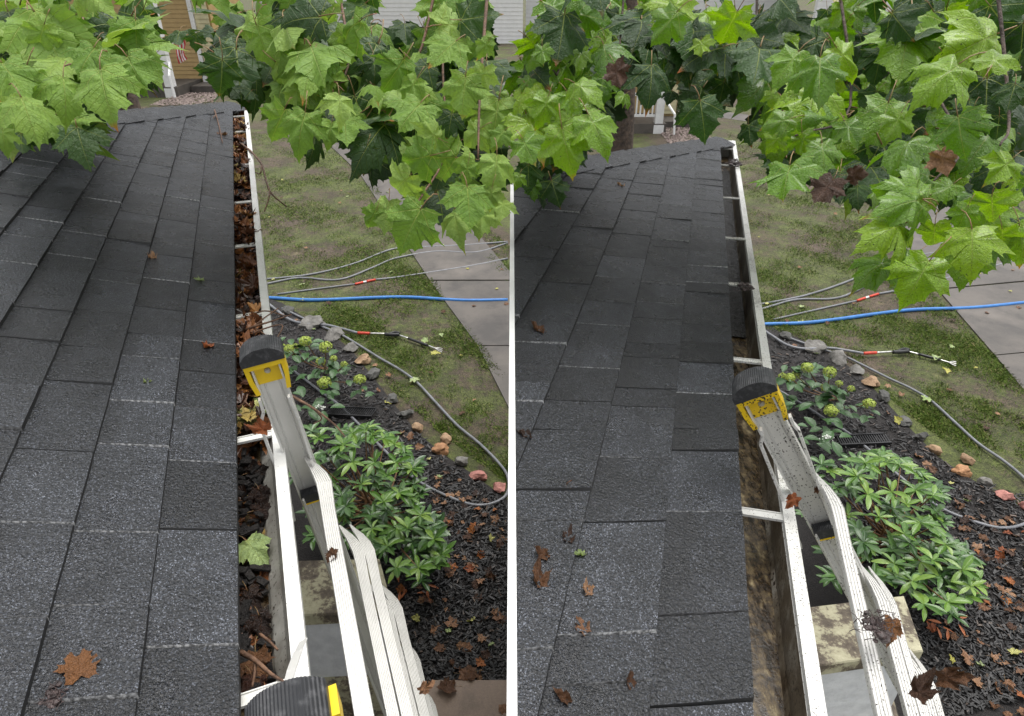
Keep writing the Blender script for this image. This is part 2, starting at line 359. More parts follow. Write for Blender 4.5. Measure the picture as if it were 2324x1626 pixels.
m_whitefl = island('white_floret', [(0, (.6, .62, .55)), (1, (.82, .82, .78))], .6, .3, 60, .1)
m_blackpl = simple('black_plastic', (.018, .018, .019), (.008, .008, .008), 20, .4, .1)
m_grey_hose = simple('grey_hose', (.20, .205, .22), (.135, .14, .15), 12, .4, .1)
m_blue_hose = simple('blue_hose', (.045, .20, .52), (.035, .15, .42), 12, .4, .1)
m_red = simple('red_tape', (.62, .06, .03), None, 30, .45, 0)
m_siding = simple('tan_siding', (.46, .32, .13), (.40, .27, .11), 4, .5, .1)
m_paleside = simple('pale_yellow_siding', (.66, .60, .36), None, 4, .5, .1)
m_wallsid = simple('white_clapboard', (.80, .80, .80), (.74, .74, .74), 4, .5, .05)
m_deck = simple('roof_felt_and_course_shadow', (.012, .012, .013), None, 30, .8, .2)
m_flagr = simple('flag_red', (.50, .03, .05), None, 10, .7, 0); m_flagw = simple('flag_white', (.78, .76, .76), None, 10, .7, 0)
m_flagb = simple('flag_blue', (.02, .03, .15), None, 10, .7, 0)
m_hedge = island('hedge_leaf', [(0, (.04, .09, .025)), (1, (.16, .25, .09))], .5, .4, 30, .1)
m_gravel = island('river_gravel', [(0, (.12, .085, .075)), (1, (.34, .27, .24))], .7, .4, 30, .2)
m_door = simple('dark_glass', (.03, .035, .04), None, 3, .1, 0)
STONES = {'grey': simple('fieldstone_grey', (.20, .19, .175), (.085, .08, .07), 12, .75, .7, 30, .02),
          'dark': simple('fieldstone_dark', (.10, .098, .09), (.04, .04, .036), 12, .65, .7, 30, .02),
          'tan': simple('fieldstone_tan', (.36, .24, .14), (.20, .12, .065), 12, .75, .7, 30, .02),
          'orange': simple('fieldstone_orange', (.48, .25, .12), (.28, .14, .065), 12, .7, .7, 30, .02),
          'pink': simple('fieldstone_pink', (.46, .20, .165), (.27, .115, .095), 14, .75, .7, 30, .02)}

# ------------------------------------------------------------------ ground
def poly_sheet(name, pts, z, mat, thick=0):
    mb = MB(); n = len(pts); P = [(p[0], p[1], z) for p in pts]
    if thick:
        mb.add(P + [(x, y, z - thick) for x, y, _ in P], [tuple(range(n))] + [(i, i + n, (i+1) % n + n, (i+1) % n) for i in range(n)])
    else: mb.add(P, [tuple(range(n))])
    return mb.build(name, mat, fixn=True)
mb = MB(); mb.add([(-300, -60, 0), (300, -60, 0), (300, 420, 0), (-300, 420, 0)], [(0, 1, 2, 3)])
struct(mb.build('lawn', m_lawn), 'thin patchy lawn with bare soil showing through')
BED = [(560, 660), (640, 690), (713, 736), (760, 766), (800, 800), (850, 862), (900, 927), (950, 987), (1010, 1036), (1060, 1070), (1110, 1106), (1158, 1142), (1158, 1556), (560, 1556)]
beds = {}
for s in 'LR':
    px = [p if s == 'L' else ((p[0] + 60, p[1]) if p[0] > 1150 else p) for p in BED]
    pts = [G(s, *p) for p in px]
    beds[s] = [(p[0], p[1]) for p in pts]
    o = poly_sheet('mulch_bed', pts, .012, m_mulch); struct(o, 'black mulch bed beside the ' + ('leaf-clogged' if s == 'L' else 'cleaned') + ' gutter')
    # chips
    mb = MB(); reg = [yard(s, *p) for p in [(600, 690), (713, 744), (800, 806), (900, 935), (1010, 1040), (1156, 1146), (1156, 1552), (880, 1552), (640, 1000)]]
    if s == 'R': reg = [(min(x, 2420), y) for x, y in reg] + []
    if s == 'R': reg[6] = (2440, 1560); reg[5] = (2440, 1150); reg[7] = (2100, 1640)
    for k in range(9000):
        x, y = rpoly(reg); p = onz(x, y, .018 + random.random() * .014)
        L = random.choice((random.uniform(.006, .02), random.uniform(.012, .034))); wd = random.uniform(.002, .0065); th = random.uniform(.0015, .004)
        a = random.uniform(0, 2 * math.pi); ti = random.gauss(0, .3)
        u = V3(math.cos(a) * math.cos(ti), math.sin(a) * math.cos(ti), math.sin(ti)); v = nrm(np.cross(V3(random.gauss(0, .3), random.gauss(0, .3), 1), u)); n_ = np.cross(u, v)
        mb.cbox(p, u * L, v * wd, n_ * th)
    struct(mb.build('mulch_chips', m_chip), 'shredded black mulch chips covering the bed ' + ('before cleaning' if s == 'L' else 'after cleaning'), 'stuff')
# walkways as separate slabs
for s in 'LR':
    root = struct(bpy.data.objects.new('walkway', None), 'grey concrete garden walkway of separate slabs'); C.objects.link(root); _wi[root.name] = Matrix()
    Ls = [(640, 230), (815, 395), (975, 640), (1083, 788), (1215, 975)]
    Rs = [(760, 230), (985, 412), (1200, 640), (1355, 788), (1500, 975)]
    for i in range(len(Ls) - 1):
        g = .012
        q = [G(s, *Ls[i]), G(s, *Rs[i]), G(s, *Rs[i+1]), G(s, *Ls[i+1])]
        c = sum(q) / 4; q = [p + (c - p) * g for p in q]
        if s == 'L': q = [V3(min(p[0], .06), p[1], 0) for p in q]
        if abs(q[0][0] - q[1][0]) < .02 and abs(q[2][0] - q[3][0]) < .02: continue
        mb = MB(); n = 4; mb.add([(p[0], p[1], .018) for p in q] + [(p[0], p[1], -.03) for p in q], [(0, 1, 2, 3)] + [(j, j+4, (j+1) % 4+4, (j+1) % 4) for j in range(4)])
        mb.build('slab', m_conc, root, fixn=True)
q = [onz(985, 1556), onz(1156, 1556), onz(1156, 1760), onz(860, 1760)]
struct(poly_sheet('paved_step', q, .05, m_tan_slab, .1), 'tan concrete paving below the mulch bed')
q = [onz(-200, 190), onz(640, 187), onz(1162, 187), onz(1700, 262), onz(3200, 262), onz(3200, 275), onz(1690, 276), onz(1150, 197), onz(640, 196), onz(-200, 199)]
struct(poly_sheet('sidewalk', q, .008, m_conc), 'pale sidewalk crossing the far lawn')
# grass tufts
GV = []; GN = 0
def vn(x, y):      # cheap value noise
    return (np.sin(x*2.1+np.sin(y*1.7)*1.3)+np.sin(y*2.6+x*.8+np.sin(x*3.1))+.7*np.sin(x*6.1+y*5.3)+.5*np.sin(9.1*x-7.7*y)+.5*np.sin(17*x+13*y)*np.sin(15*y-6*x))/3.4
def inside(px, py, poly):
    c = np.zeros(len(px), bool); j = len(poly)-1
    for i in range(len(poly)):
        (xi, yi), (xj, yj) = poly[i], poly[j]; c ^= ((yi > py) != (yj > py)) & (px < (xj-xi)*(py-yi)/(yj-yi+1e-9)+xi); j = i
    return c
for s in 'LR':
    reg = [yard(s, *p) for p in [(560, 300), (800, 330), (985, 640), (1156, 872), (1156, 1100), (1000, 985), (900, 895), (800, 793), (713, 728), (600, 684)]]
    if s == 'R': reg = [(1650, 300), (1960, 400), (2100, 650), (2345, 905), (2345, 1110)] + reg[5:]
    extra = [yard(s, *p) for p in [(1010, 430), (1156, 560), (1156, 650), (1080, 560)]]
    edge = [yard(s, *p) for p in [(745, 322), (815, 395), (905, 520), (975, 640), (1083, 788), (1165, 903), (1148, 906), (1062, 792), (954, 644), (885, 524), (797, 399), (730, 326)]]
    for poly, N in ((reg, 250000), (extra, 26000), (edge, 60000)):
        xs = [p[0] for p in poly]; ys = [p[1] for p in poly]
        px = rng.uniform(min(xs), max(xs), N); py = rng.uniform(min(ys), max(ys), N); k = inside(px, py, poly); px, py = px[k], py[k]
        rx = (px-1162)/F; ry = -(py-813)/F; dy = FW[1] + UP[1]*ry; dz = FW[2] + UP[2]*ry; t_ = -HC/dz; X, Y = rx*t_, dy*t_
        keep = rng.random(len(X)) < (np.clip(.35 + 1.6*vn(X*2.6, Y*2.6), 0, 1) if poly is edge else np.clip(.46 + 1.25*vn(X*1.3, Y*1.3), .03, 1))
        if s == 'L': keep &= X < -.02
        X, Y = X[keep], Y[keep]; n = len(X); a = rng.uniform(0, 6.28, n); L = rng.uniform(.012, .045, n)*(.7+.5*np.clip(vn(X*1.3, Y*1.3)+.3, 0, 1)); wd = rng.uniform(.0016, .0036, n); lean = rng.uniform(.3, 1.3, n)
        ax = np.c_[np.cos(a), np.sin(a), 0*a]*wd[:, None]; out = np.c_[-np.sin(a), np.cos(a), 0*a]*(L*lean)[:, None]; b = np.c_[X, Y, 0*X + (.012 if poly is edge else 0)]; zz = np.c_[0*a, 0*a, L]
        GV.append(np.stack([b-ax, b+ax, b+out*.5+ax*.7+zz*.6, b+out+zz*.75], 1).reshape(-1, 3))
gv = np.concatenate(GV); nb_ = len(gv)//4; q = np.arange(nb_)*4
gf = np.stack([np.c_[q, q+1, q+2], np.c_[q, q+2, q+3]], 1).reshape(-1, 3)
me = bpy.data.meshes.new('grass'); me.vertices.add(len(gv)); me.vertices.foreach_set('co', gv.ravel()); me.loops.add(gf.size); me.loops.foreach_set('vertex_index', gf.ravel()); me.polygons.add(len(gf)); me.polygons.foreach_set('loop_start', np.arange(len(gf))*3); me.update(calc_edges=True); me.materials.append(m_blade); struct(link('grass', me), 'short sparse green grass tufts on the lawn', 'stuff')

# ------------------------------------------------------------------ houses: roof, shingles, gutter
VPX = {'L': (524, -104), 'R': (1613, -30)}; REF = {'L': (541, 1458), 'R': (1692, 1400)}
RP = {'L': math.radians(17.5), 'R': math.radians(11)}; EXPO = {'L': .1287, 'R': .149}; SKEW = {'L': math.tan(math.radians(6)), 'R': math.tan(math.radians(-23))}
HIP = {'L': (4.5, 1.95), 'R': (3.99, 2.05)}; U0 = {'L': -.55, 'R': -.75}; UEND = {'L': 4.64, 'R': 4.16}
class Frame: pass
FR = {}
for s in 'LR':
    f = Frame(); e0 = nrm(ray(*VPX[s])); b = nrm(V3(0, 0, 1) - e0 * e0[2]); a = np.cross(e0, b)
    r = ray(*REF[s]); f.A = EYE + r * (.92 / -(r @ b)); f.e0 = e0; f.b = b; f.a = a
    f.d = -math.cos(RP[s]) * a + math.sin(RP[s]) * b; f.n = np.cross(e0, f.d)
    e = nrm(V3(e0[0], e0[1], 0)); f.e = e; f.af = np.cross(e, V3(0, 0, 1)); f.z = V3(0, 0, 1)
    f.roof = lambda U, V, N=0, f=f: f.A + U*f.e0 + V*f.d + N*f.n
    f.gut = lambda u, v, w_, f=f: f.A + u*f.e0 + v*f.a + w_*f.b
    f.lad = lambda u, v, w_, f=f: f.A + u*f.e + v*f.af + w_*f.z
    FR[s] = f
def onroof(s, x, y, N=0.0):
    f = FR[s]; r = ray(x, y); A = f.A + f.n*N; return EYE + r * (((A - EYE) @ f.n) / (r @ f.n))
def onu(s, x, y, u):
    f = FR[s]; r = ray(x, y); A = f.A + f.e*u; return EYE + r * (((A - EYE) @ f.e) / (r @ f.e))
def onw(s, x, y, w_):
    return onz(x, y, FR[s].A[2] + w_)
houses = {}
for s in 'LR':
    f = FR[s]
    base = f.A + f.d * 0; base = V3(base[0], base[1], 0)
    hs_ = empty('house', base, 'house with dark shingle roof and ' + ('white gutter clogged with brown leaves' if s == 'L' else 'white gutter scraped clean and wet'), 'house'); houses[s] = hs_
    # deck
    hu, hk = HIP[s]; VM = 2.3 if s == 'L' else 1.35
    outline = [(U0[s], 0.004), (hu, 0.004), (hu - hk*VM, VM), (U0[s], VM)] if s == 'L' else None
    if s == 'R':
        # roof ends at the party line x = 0
        def Ux0(V): return -(f.A[0] + V*f.d[0]) / f.e0[0]
        Vh = None
        for k in range(2000):
            V_ = k * .001
            if hu - hk*V_ < Ux0(V_): Vh = V_; break
        Vb = next(k*.001 for k in range(2000) if Ux0(k*.001) > U0[s])
        outline = [(U0[s], .004), (hu, .004), (hu - hk*Vh, Vh), (Ux0(Vb), Vb)]
    mb = MB(); n = len(outline)
    mb.add([f.roof(u, v, -.003) for u, v in outline] + [f.roof(u, v, -.03) for u, v in outline], [tuple(range(n))] + [(i, i+n, (i+1) % n+n, (i+1) % n) for i in range(n)] + [tuple(range(n, 2*n))[::-1]])
    roof = mb.build('roof', m_deck, hs_, fixn=True)
    # shingles, one object each
    RM = Matrix(((f.e0[0], f.d[0], f.n[0], 0), (f.e0[1], f.d[1], f.n[1], 0), (f.e0[2], f.d[2], f.n[2], 0), (0, 0, 0, 1)))
    ex = EXPO[s]; sk = SKEW[s]; cache = {}
    def tab(wd, lift, ex=ex, sk=sk):
        key = (round(wd, 3), round(lift, 4))
        if key in cache: return cache[key]
        mb = MB(); V0, V1 = -.002, ex + .012; g = .0008; L0, L1 = lift, .002; T = .0045
        def P(u, v, top):
            t_ = (v - V0) / (V1 - V0); zz = L0 * (1-t_) + L1 * t_ + (T if top else 0)
            return (u + v*sk + (.0030 if (top and u < .01) else 0), v + (.0040 if (top and v < 0) else 0), zz)
        us = [g, wd * .33, wd * .67, wd - g]; vs_ = [V0, (V0+V1)/2, V1]
        top = [P(u, v + (.0012*math.sin(9*u/wd) if j == 0 else 0), True) for j, v in enumerate(vs_) for u in us]; bot = [P(u, v, False) for u in (g, wd-g) for v in (V0, V1)]
        mb.add(top, [(j*4+i, j*4+i+1, (j+1)*4+i+1, (j+1)*4+i) for j in range(2) for i in range(3)], 0)
        lo = [(x - (.0030 if i % 4 == 0 else 0), y - (.0040 if i < 4 else 0), z_ - T - lift*.9) for i, (x, y, z_) in enumerate(top)]
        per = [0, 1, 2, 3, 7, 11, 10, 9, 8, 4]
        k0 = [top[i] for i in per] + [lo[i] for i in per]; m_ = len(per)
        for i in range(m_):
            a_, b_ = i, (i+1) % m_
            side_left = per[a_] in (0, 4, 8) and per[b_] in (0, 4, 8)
            mb.add([k0[a_], k0[b_], k0[b_+m_], k0[a_+m_]], [(3, 2, 1, 0)], 1 if side_left else (2 if i < 3 else 0))  # black butt faces paint in the shadow line under each course
        me = mb.mesh('shingle', [m_shingle, m_glint_edge, m_deck]); cache[key] = me; return me
    ncourse = 15 if s == 'L' else 7
    for k in range(ncourse):
        V = k * ex; u = U0[s] - random.random() * .2 + .0
        Uend = hu - hk*V + .1
        while u < Uend:
            wd = random.choice((.085, .12, .16, .16, .20, .20, .25)); lift = random.choice((.0085, .0085, .009, .0115, .0135))
            o_ = f.roof(u, V, .001)
            us = u; u += wd
            # keep only what lies on this roof
            corners = [f.roof(us + a_*wd + v_*ex*sk, V + v_*ex) for a_ in (0, 1) for v_ in (0, 1)]
            inhip = [(hu - hk*(V + v_*ex)) - (us + a_*wd + v_*ex*sk) for a_ in (0, 1) for v_ in (0, 1)]
            if max(inhip) <= 0: continue
            cut = min(inhip) < 0; cutx = False
            if s == 'R':
                xs = [c_[0] for c_ in corners]
                if max(xs) < .004: continue
                cutx = min(xs) < .008
            me = tab(wd, lift)
            MW = Matrix.Translation(Vector(o_)) @ RM
            if cut or cutx:
                bm = bmesh.new(); bm.from_mesh(me); bm.transform(MW)
                if cut:
                    pn = f.e0 + hk*f.d; bmesh.ops.bisect_plane(bm, geom=bm.verts[:]+bm.edges[:]+bm.faces[:], plane_co=Vector(f.roof(hu, 0)), plane_no=Vector(nrm(pn)), clear_outer=True)
                if cutx:
                    bmesh.ops.bisect_plane(bm, geom=bm.verts[:]+bm.edges[:]+bm.faces[:], plane_co=(.006, 0, 0), plane_no=(-1, 0, 0), clear_outer=True)
                if len(bm.faces) == 0: bm.free(); continue
                me = bpy.data.meshes.new('shingle'); bm.transform(MW.inverted()); bm.to_mesh(me); bm.free()
                me.materials.append(m_shingle); me.materials.append(m_glint_edge); me.materials.append(m_deck)
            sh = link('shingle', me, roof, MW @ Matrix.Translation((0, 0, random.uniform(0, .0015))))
    # hip caps
    hd = nrm(V3(-hk, 1, 0)); pd = V3(hd[1], -hd[0], 0); Lh = 2.1 if s == 'L' else 2.2
    npc = int(Lh / .17)
    for k in range(npc):
        c0 = V3(hu, 0, 0) + hd * (k * .17 - .02)
        if s == 'R':
            if f.roof(*(c0 + hd*.2)[:2])[0] < .05: break
        mb = MB(); prof = [(-.105, .004), (-.06, .012), (0, .018), (.05, .012), (.10, -.03), (.13, -.075)]
        vs_ = []; 
        for t_, zz in ((0, .0085), (.5, .005), (1, .0)):
            q = c0 + hd * (t_ * .20)
            for a_, b_ in prof: vs_.append(f.roof(*(q + pd*a_)[:2], b_ + zz + .006))
        m_ = len(prof)
        mb.add(vs_, [(j*m_+i, j*m_+i+1, (j+1)*m_+i+1, (j+1)*m_+i) for j in range(2) for i in range(m_-1)])
        lo = [np.array(v_) - f.n*.006 for v_ in vs_]; ring = list(range(m_)) + [2*m_-1, 3*m_-1] + list(range(3*m_-2, 2*m_-1, -1)) + [m_]
        kk = [vs_[i] for i in ring] + [lo[i] for i in ring]; r_ = len(ring)
        mb.add(kk, [(i, (i+1) % r_, (i+1) % r_+r_, i+r_) for i in range(r_)])
        mb.build('hip_cap', [m_shingle], roof, fixn=True)
    # roof plane beyond the hip
    mb = MB(); p0, p1 = f.roof(hu, 0), f.roof(hu - hk*(1.9 if s == 'L' else Vh), 1.9 if s == 'L' else Vh); out = nrm(V3(f.e[0], f.e[1], 0))*1.2 - V3(0, 0, .45)
    mb.add([p0, p1, p1 + out, p0 + out*.02], [(0, 1, 2, 3)]); mb.build('hip_end_roof', m_shingle, hs_)
    # fascia, gutter
    ue, u0 = UEND[s], U0[s]
    mb = MB(); mb.strip([(-.045, -.015), (-.032, -.012), (-.032, -.17), (-.045, -.17)], f.gut(u0, 0, 0), f.gut(ue - .05, 0, 0), f.a, f.b)
    mb.build('fascia', m_white, hs_, fixn=True)
    lip = .098 if s == 'L' else .112
    gm = m_gutL if s == 'L' else m_gutR
    g = empty('gutter_run', f.gut(0, .05, 0), 'placeholder', 'gutter'); bpy.data.objects.remove(g)
    vf = .031 if s == 'L' else .080
    outer = [(-.030, -.03), (-.030, -.132), (vf+.010, -.132), (vf+.016, -.108), (max(vf+.020, lip-.026), -.085), (lip-.004, -.05), (lip, -.040), (lip, -.014), (lip-.024, -.012), (lip-.025, -.022), (lip-.0235, -.024)]
    inner = [(lip-.0255, -.026), (lip-.026, -.05), (lip-.038 if s == 'L' else lip-.027, -.084), (vf+.006, -.112), (vf, -.126), (-.026, -.126), (-.027, -.03)]
    prof = outer + inner; mb = MB(); nseg = 1
    n = len(prof); P0, P1 = f.gut(u0, 0, 0), f.gut(ue, 0, 0)
    vs_ = [P0 + a_*f.a + b_*f.b for a_, b_ in prof] + [P1 + a_*f.a + b_*f.b for a_, b_ in prof]
    for i in range(n):
        j = (i+1) % n; mi = 0
        if 11 <= i <= 14: mi = 1
        if i in (15, 16): mi = 2
        mb.add([vs_[i], vs_[j], vs_[n+j], vs_[n+i]], [(0, 1, 2, 3)], mi)
    gut = mb.build('gutter', [gm, m_inner if s == 'L' else m_innerR, m_floorR], hs_, fixn=True)
    mb = MB(); mb.strip([(-.030, -.03), (-.030, -.132), (vf+.010, -.132), (vf+.016, -.108), (lip-.02, -.085), (lip-.004, -.045), (lip-.002, -.014)], f.gut(ue+.001, 0, 0), f.gut(ue+.004, 0, 0), f.a, f.b); mb.build('end_cap', gm, gut, fixn=True)
    mb = MB(); mb.cbox(f.gut(ue-.045, .045, -.02), f.e0*.045, f.a*(lip*.5), f.b*.006); mb.build('end_bracket', gm, gut)
    hx = [(536, 264), (536, 299), (536, 375), (536, 460), (536, 559), (536, 719), (536, 1000), (541, 1592)] if s == 'L' else [(1636, 337), (1638, 374), (1642, 448), (1646, 539), (1652, 643), (1662, 814), (1678, 1158), (1700, 1760)]
    for q in hx:
        r = ray(*q); A_ = f.A - f.b*.016; p = EYE + r * (((A_ - EYE) @ f.b) / (r @ f.b)); uu = (p - f.A) @ f.e0
        mb = MB(); mb.strip([(-.011, -.004), (-.011, .002), (-.009, .002), (-.009, -.001), (.009, -.001), (.009, .002), (.011, .002), (.011, -.004)], f.gut(uu, -.026, -.018), f.gut(uu + .004, lip - .004, -.018), f.e0, f.b)
        hgr = mb.build('hanger', gm, gut, fixn=True)
    # clapboard wall below
    mb = MB(); vw = -.38
    zt = f.A[2] - .12; nb = 17; hb = zt / nb
    ua, ub = u0 + .3, ue - .45
    if s == 'R': ua = max(ua, .42)
    for k in range(nb):
        pa = f.lad(ua, vw, 0); pb = f.lad(ub, vw, 0)
        pa[2] = pb[2] = k*hb
        mb.strip([(-.02, 0), (.018, 0), (.004, hb), (-.02, hb)], pa, pb, f.af, f.z)
    mb.build('wall', m_wallsid, hs_, fixn=True)
    mb = MB(); pa, pb = f.gut(ua, 0, -.155), f.gut(ub, 0, -.155); mb.strip([(-.05, 0), (-.05, .012), (-.37, .012), (-.37, 0)], pa, pb, f.a, f.b); mb.build('soffit', m_white, hs_, fixn=True)
    if s == 'R':
        # white rake board closing the roof on the party line
        mb = MB(); n = 40; pr = []
        for k in range(n+1):
            V_ = Vb + (Vh - Vb) * k / n; pr.append(f.roof(Ux0(V_), V_, 0))
        for x_ in (-.0075, .0075):
            pass
        vs_ = []
        for p in pr: vs_ += [(-.007, p[1], p[2]+.020), (.007, p[1], p[2]+.020), (.007, p[1], p[2]-.16), (-.007, p[1], p[2]-.16)]
        mb.add(vs_, [(4*i+j, 4*i+(j+1) % 4, 4*i+4+(j+1) % 4, 4*i+4+j) for i in range(n) for j in range(4)] + [(0, 1, 2, 3)[::-1], (4*n, 4*n+1, 4*n+2, 4*n+3)])
        mb.build('rake_board', m_white, hs_, fixn=True)
        mb = MB(); 
        for k in range(nb):
            y0, y1 = pr[0][1] + .2, pr[-1][1] - .2
            mb.strip([(.25, 0), (-.001, 0), (.010, hb), (.25, hb)], (.03, y0, k*hb), (.03, y1, k*hb), V3(1, 0, 0), V3(0, 0, 1))
        mb.build('gable_wall', m_wallsid, hs_, fixn=True)

# ------------------------------------------------------------------ maple leaf meshes
HALF = [(0, 0), (.08, -.07), (.22, -.13), (.43, -.10), (.37, 0), (.41, .07), (.39, .125), (.47, .20), (.53, .21), (.54, .30), (.70, .43), (.54, .46), (.51, .55), (.45, .535), (.335, .50), (.315, .60), (.365, .70), (.245, .755), (.175, .84), (.09, .94), (0, 1.08)]
def outline(jit, seed, sub=3):
    r = random.Random(seed); R = [(x * (1 + r.gauss(0, jit)), y + r.gauss(0, jit * .5)) if 0 < i < 20 else (x, y) for i, (x, y) in enumerate(HALF)]
    Lh_ = [(-x * (1 + r.gauss(0, jit)), y + r.gauss(0, jit * .5)) for x, y in HALF[1:-1]][::-1]
    pts = R + Lh_; out = []
    c = (0, .25)
    for i in range(len(pts)):
        a, b = pts[i], pts[(i+1) % len(pts)]
        for k in range(sub):
            t_ = k / sub; x = a[0]+(b[0]-a[0])*t_; y = a[1]+(b[1]-a[1])*t_; sg = .045 * math.sin(math.pi*t_)
            out.append((x + (c[0]-x)*sg, y + (c[1]-y)*sg))
    return out
def leaf_mesh(name, mats, seed, curl=.25, wave=.05, fold=.12, sub=3, rings=(.18, .42, .68, .87, 1), crumple=0, stem=.5, keep=None):
    r = random.Random(seed); pts = outline(.05, seed, sub); n = len(pts); vs = [(0, .25)]; fs = []
    for fr in rings: vs += [(x*fr, .25+(y-.25)*fr) for x, y in pts]
    for i in range(n): fs.append((0, 1+i, 1+(i+1) % n))
    for k in range(len(rings)-1):
        o1, o2 = 1+k*n, 1+(k+1)*n
        for i in range(n): fs.append((o1+i, o2+i, o2+(i+1) % n, o1+(i+1) % n))
    ph = [r.uniform(0, 6.28) for _ in range(6)]; bend = r.uniform(-.25, .25)
    def z(x, y):
        rr = math.hypot(x, y-.25); th = math.atan2(y-.25, x)
        q = -curl*rr*rr + wave*math.sin(5*th+ph[0])*rr*1.4 + wave*.6*math.sin(9*th+ph[1])*rr*rr*1.6 - fold*abs(x)*(.6+.4*math.sin(ph[2])) + bend*x*(y-.2)
        # tips droop
        q -= curl * .9 * max(0, rr-.45)**1.5
        if crumple: q += crumple*(math.sin(9*x+ph[3])*math.sin(8*y+ph[4])+.6*math.sin(17*x+ph[5])*math.sin(15*y+ph[2]))
        return q
    v3 = [(x, y, z(x, y)) for x, y in vs]
    if crumple:
        k2 = r.uniform(.8, 2.2) * (1 if r.random() < .5 else 1)
        v3 = [(math.sin(x*k2)/k2, y, zz + (1-math.cos(x*k2))/k2*.8) for x, y, zz in v3]
    mb = MB(); mb.add(v3, fs, 0)
    nb = len(mb.v)
    if stem:
        sx = r.uniform(-.18, .18); st = [(0, .03, .012), (sx*.2, -.18, .03), (sx*.6, -.36, .0), (sx, -stem-.05, -.07)]
        mb.tube([V3(*p) for p in st], [.013, .010, .010, .013], 5, 1)
    me = mb.mesh(name, mats, True)
    uvl = me.uv_layers.new(name='UVMap'); co = [(v_[0], v_[1]) for v_ in vs] + [(0, -.3)] * (len(mb.v) - len(vs))
    li = np.zeros(len(me.loops), int); me.loops.foreach_get('vertex_index', li)
    uvl.data.foreach_set('uv', np.array(co)[li].ravel()); return me
def leafset(mats, n, seed, **k): return [leaf_mesh('leaf', mats, seed+i, curl=random.uniform(.1, .75), wave=random.uniform(.03, .13), fold=random.uniform(.0, .3), stem=random.uniform(.25, .5), **k) for i in range(n)]
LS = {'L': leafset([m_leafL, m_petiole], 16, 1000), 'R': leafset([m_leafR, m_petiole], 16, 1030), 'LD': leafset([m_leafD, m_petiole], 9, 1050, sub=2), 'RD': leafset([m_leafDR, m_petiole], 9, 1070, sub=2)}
def dead(mat, seed, n=5, cr=.05, st=.45): return [leaf_mesh('leaf', [mat, m_petiole], seed+i, curl=random.uniform(-.3, .5), wave=.09, crumple=cr*random.uniform(.6, 1.6), sub=2, rings=(.3, .6, .85, 1), stem=st) for i in range(n)]
m_amber = leaf_mat('wet_amber_leaf', [(0, (.13, .055, .022)), (1, (.19, .085, .034))], .22, .5, tipc=(.12, .05, .02), back=.95, vcol=(.17, .085, .045), vf=.4)
SCRAP = {k: [leaf_mesh('leaf', [m, m_petiole], sd+i, curl=random.uniform(-.8, .2), wave=.16, crumple=.10, sub=2, rings=(.3, .6, .85, 1), stem=0) for i in range(4)] for k, m, sd in (('brown', m_brown, 210), ('tan', m_tan, 220), ('orange', m_orange, 230), ('pale', m_pale, 240))}
SCRAP['amber'] = [leaf_mesh('leaf', [m_amber, m_petiole], 253, curl=.05, wave=.12, fold=.1, crumple=.05, sub=3, rings=(.25, .5, .72, .88, 1), stem=0)]
DEAD = {'brown': dead(m_brown, 100), 'tan': dead(m_tan, 120), 'orange': dead(m_orange, 140, cr=.03), 'yellow': dead(m_yellow, 160, cr=.02), 'pale': dead(m_pale, 180, cr=.015), 'rot': dead(m_rot, 190, cr=.10, st=.2)}

def place_leaf(me, base, tip, view=None, tilt=None, roll=None, name='leaf', parent=None, ln=1.08):
    """base/tip 3-D points; the blade faces back along `view`"""
    base, tip = np.array(base), np.array(tip); y = tip - base; L = np.linalg.norm(y); y = y / L
    vw = nrm(EYE - base) if view is None else nrm(np.array(view))
    zax = nrm(vw - y*(vw @ y)); xax = np.cross(y, zax)
    M = Matrix(((xax[0], y[0], zax[0], 0), (xax[1], y[1], zax[1], 0), (xax[2], y[2], zax[2], 0), (0, 0, 0, 1)))
    ti = random.gauss(0, .22) if tilt is None else tilt; ro = random.gauss(0, .3) if roll is None else roll
    sc = L / ln / max(.6, math.cos(ti))
    MW = Matrix.Translation(Vector(base)) @ M @ Matrix.Rotation(ti, 4, 'X') @ Matrix.Rotation(ro, 4, 'Y') @ Matrix.Diagonal((sc * random.uniform(.92, 1.08), sc, sc, 1))
    return link(name, me, parent, MW)

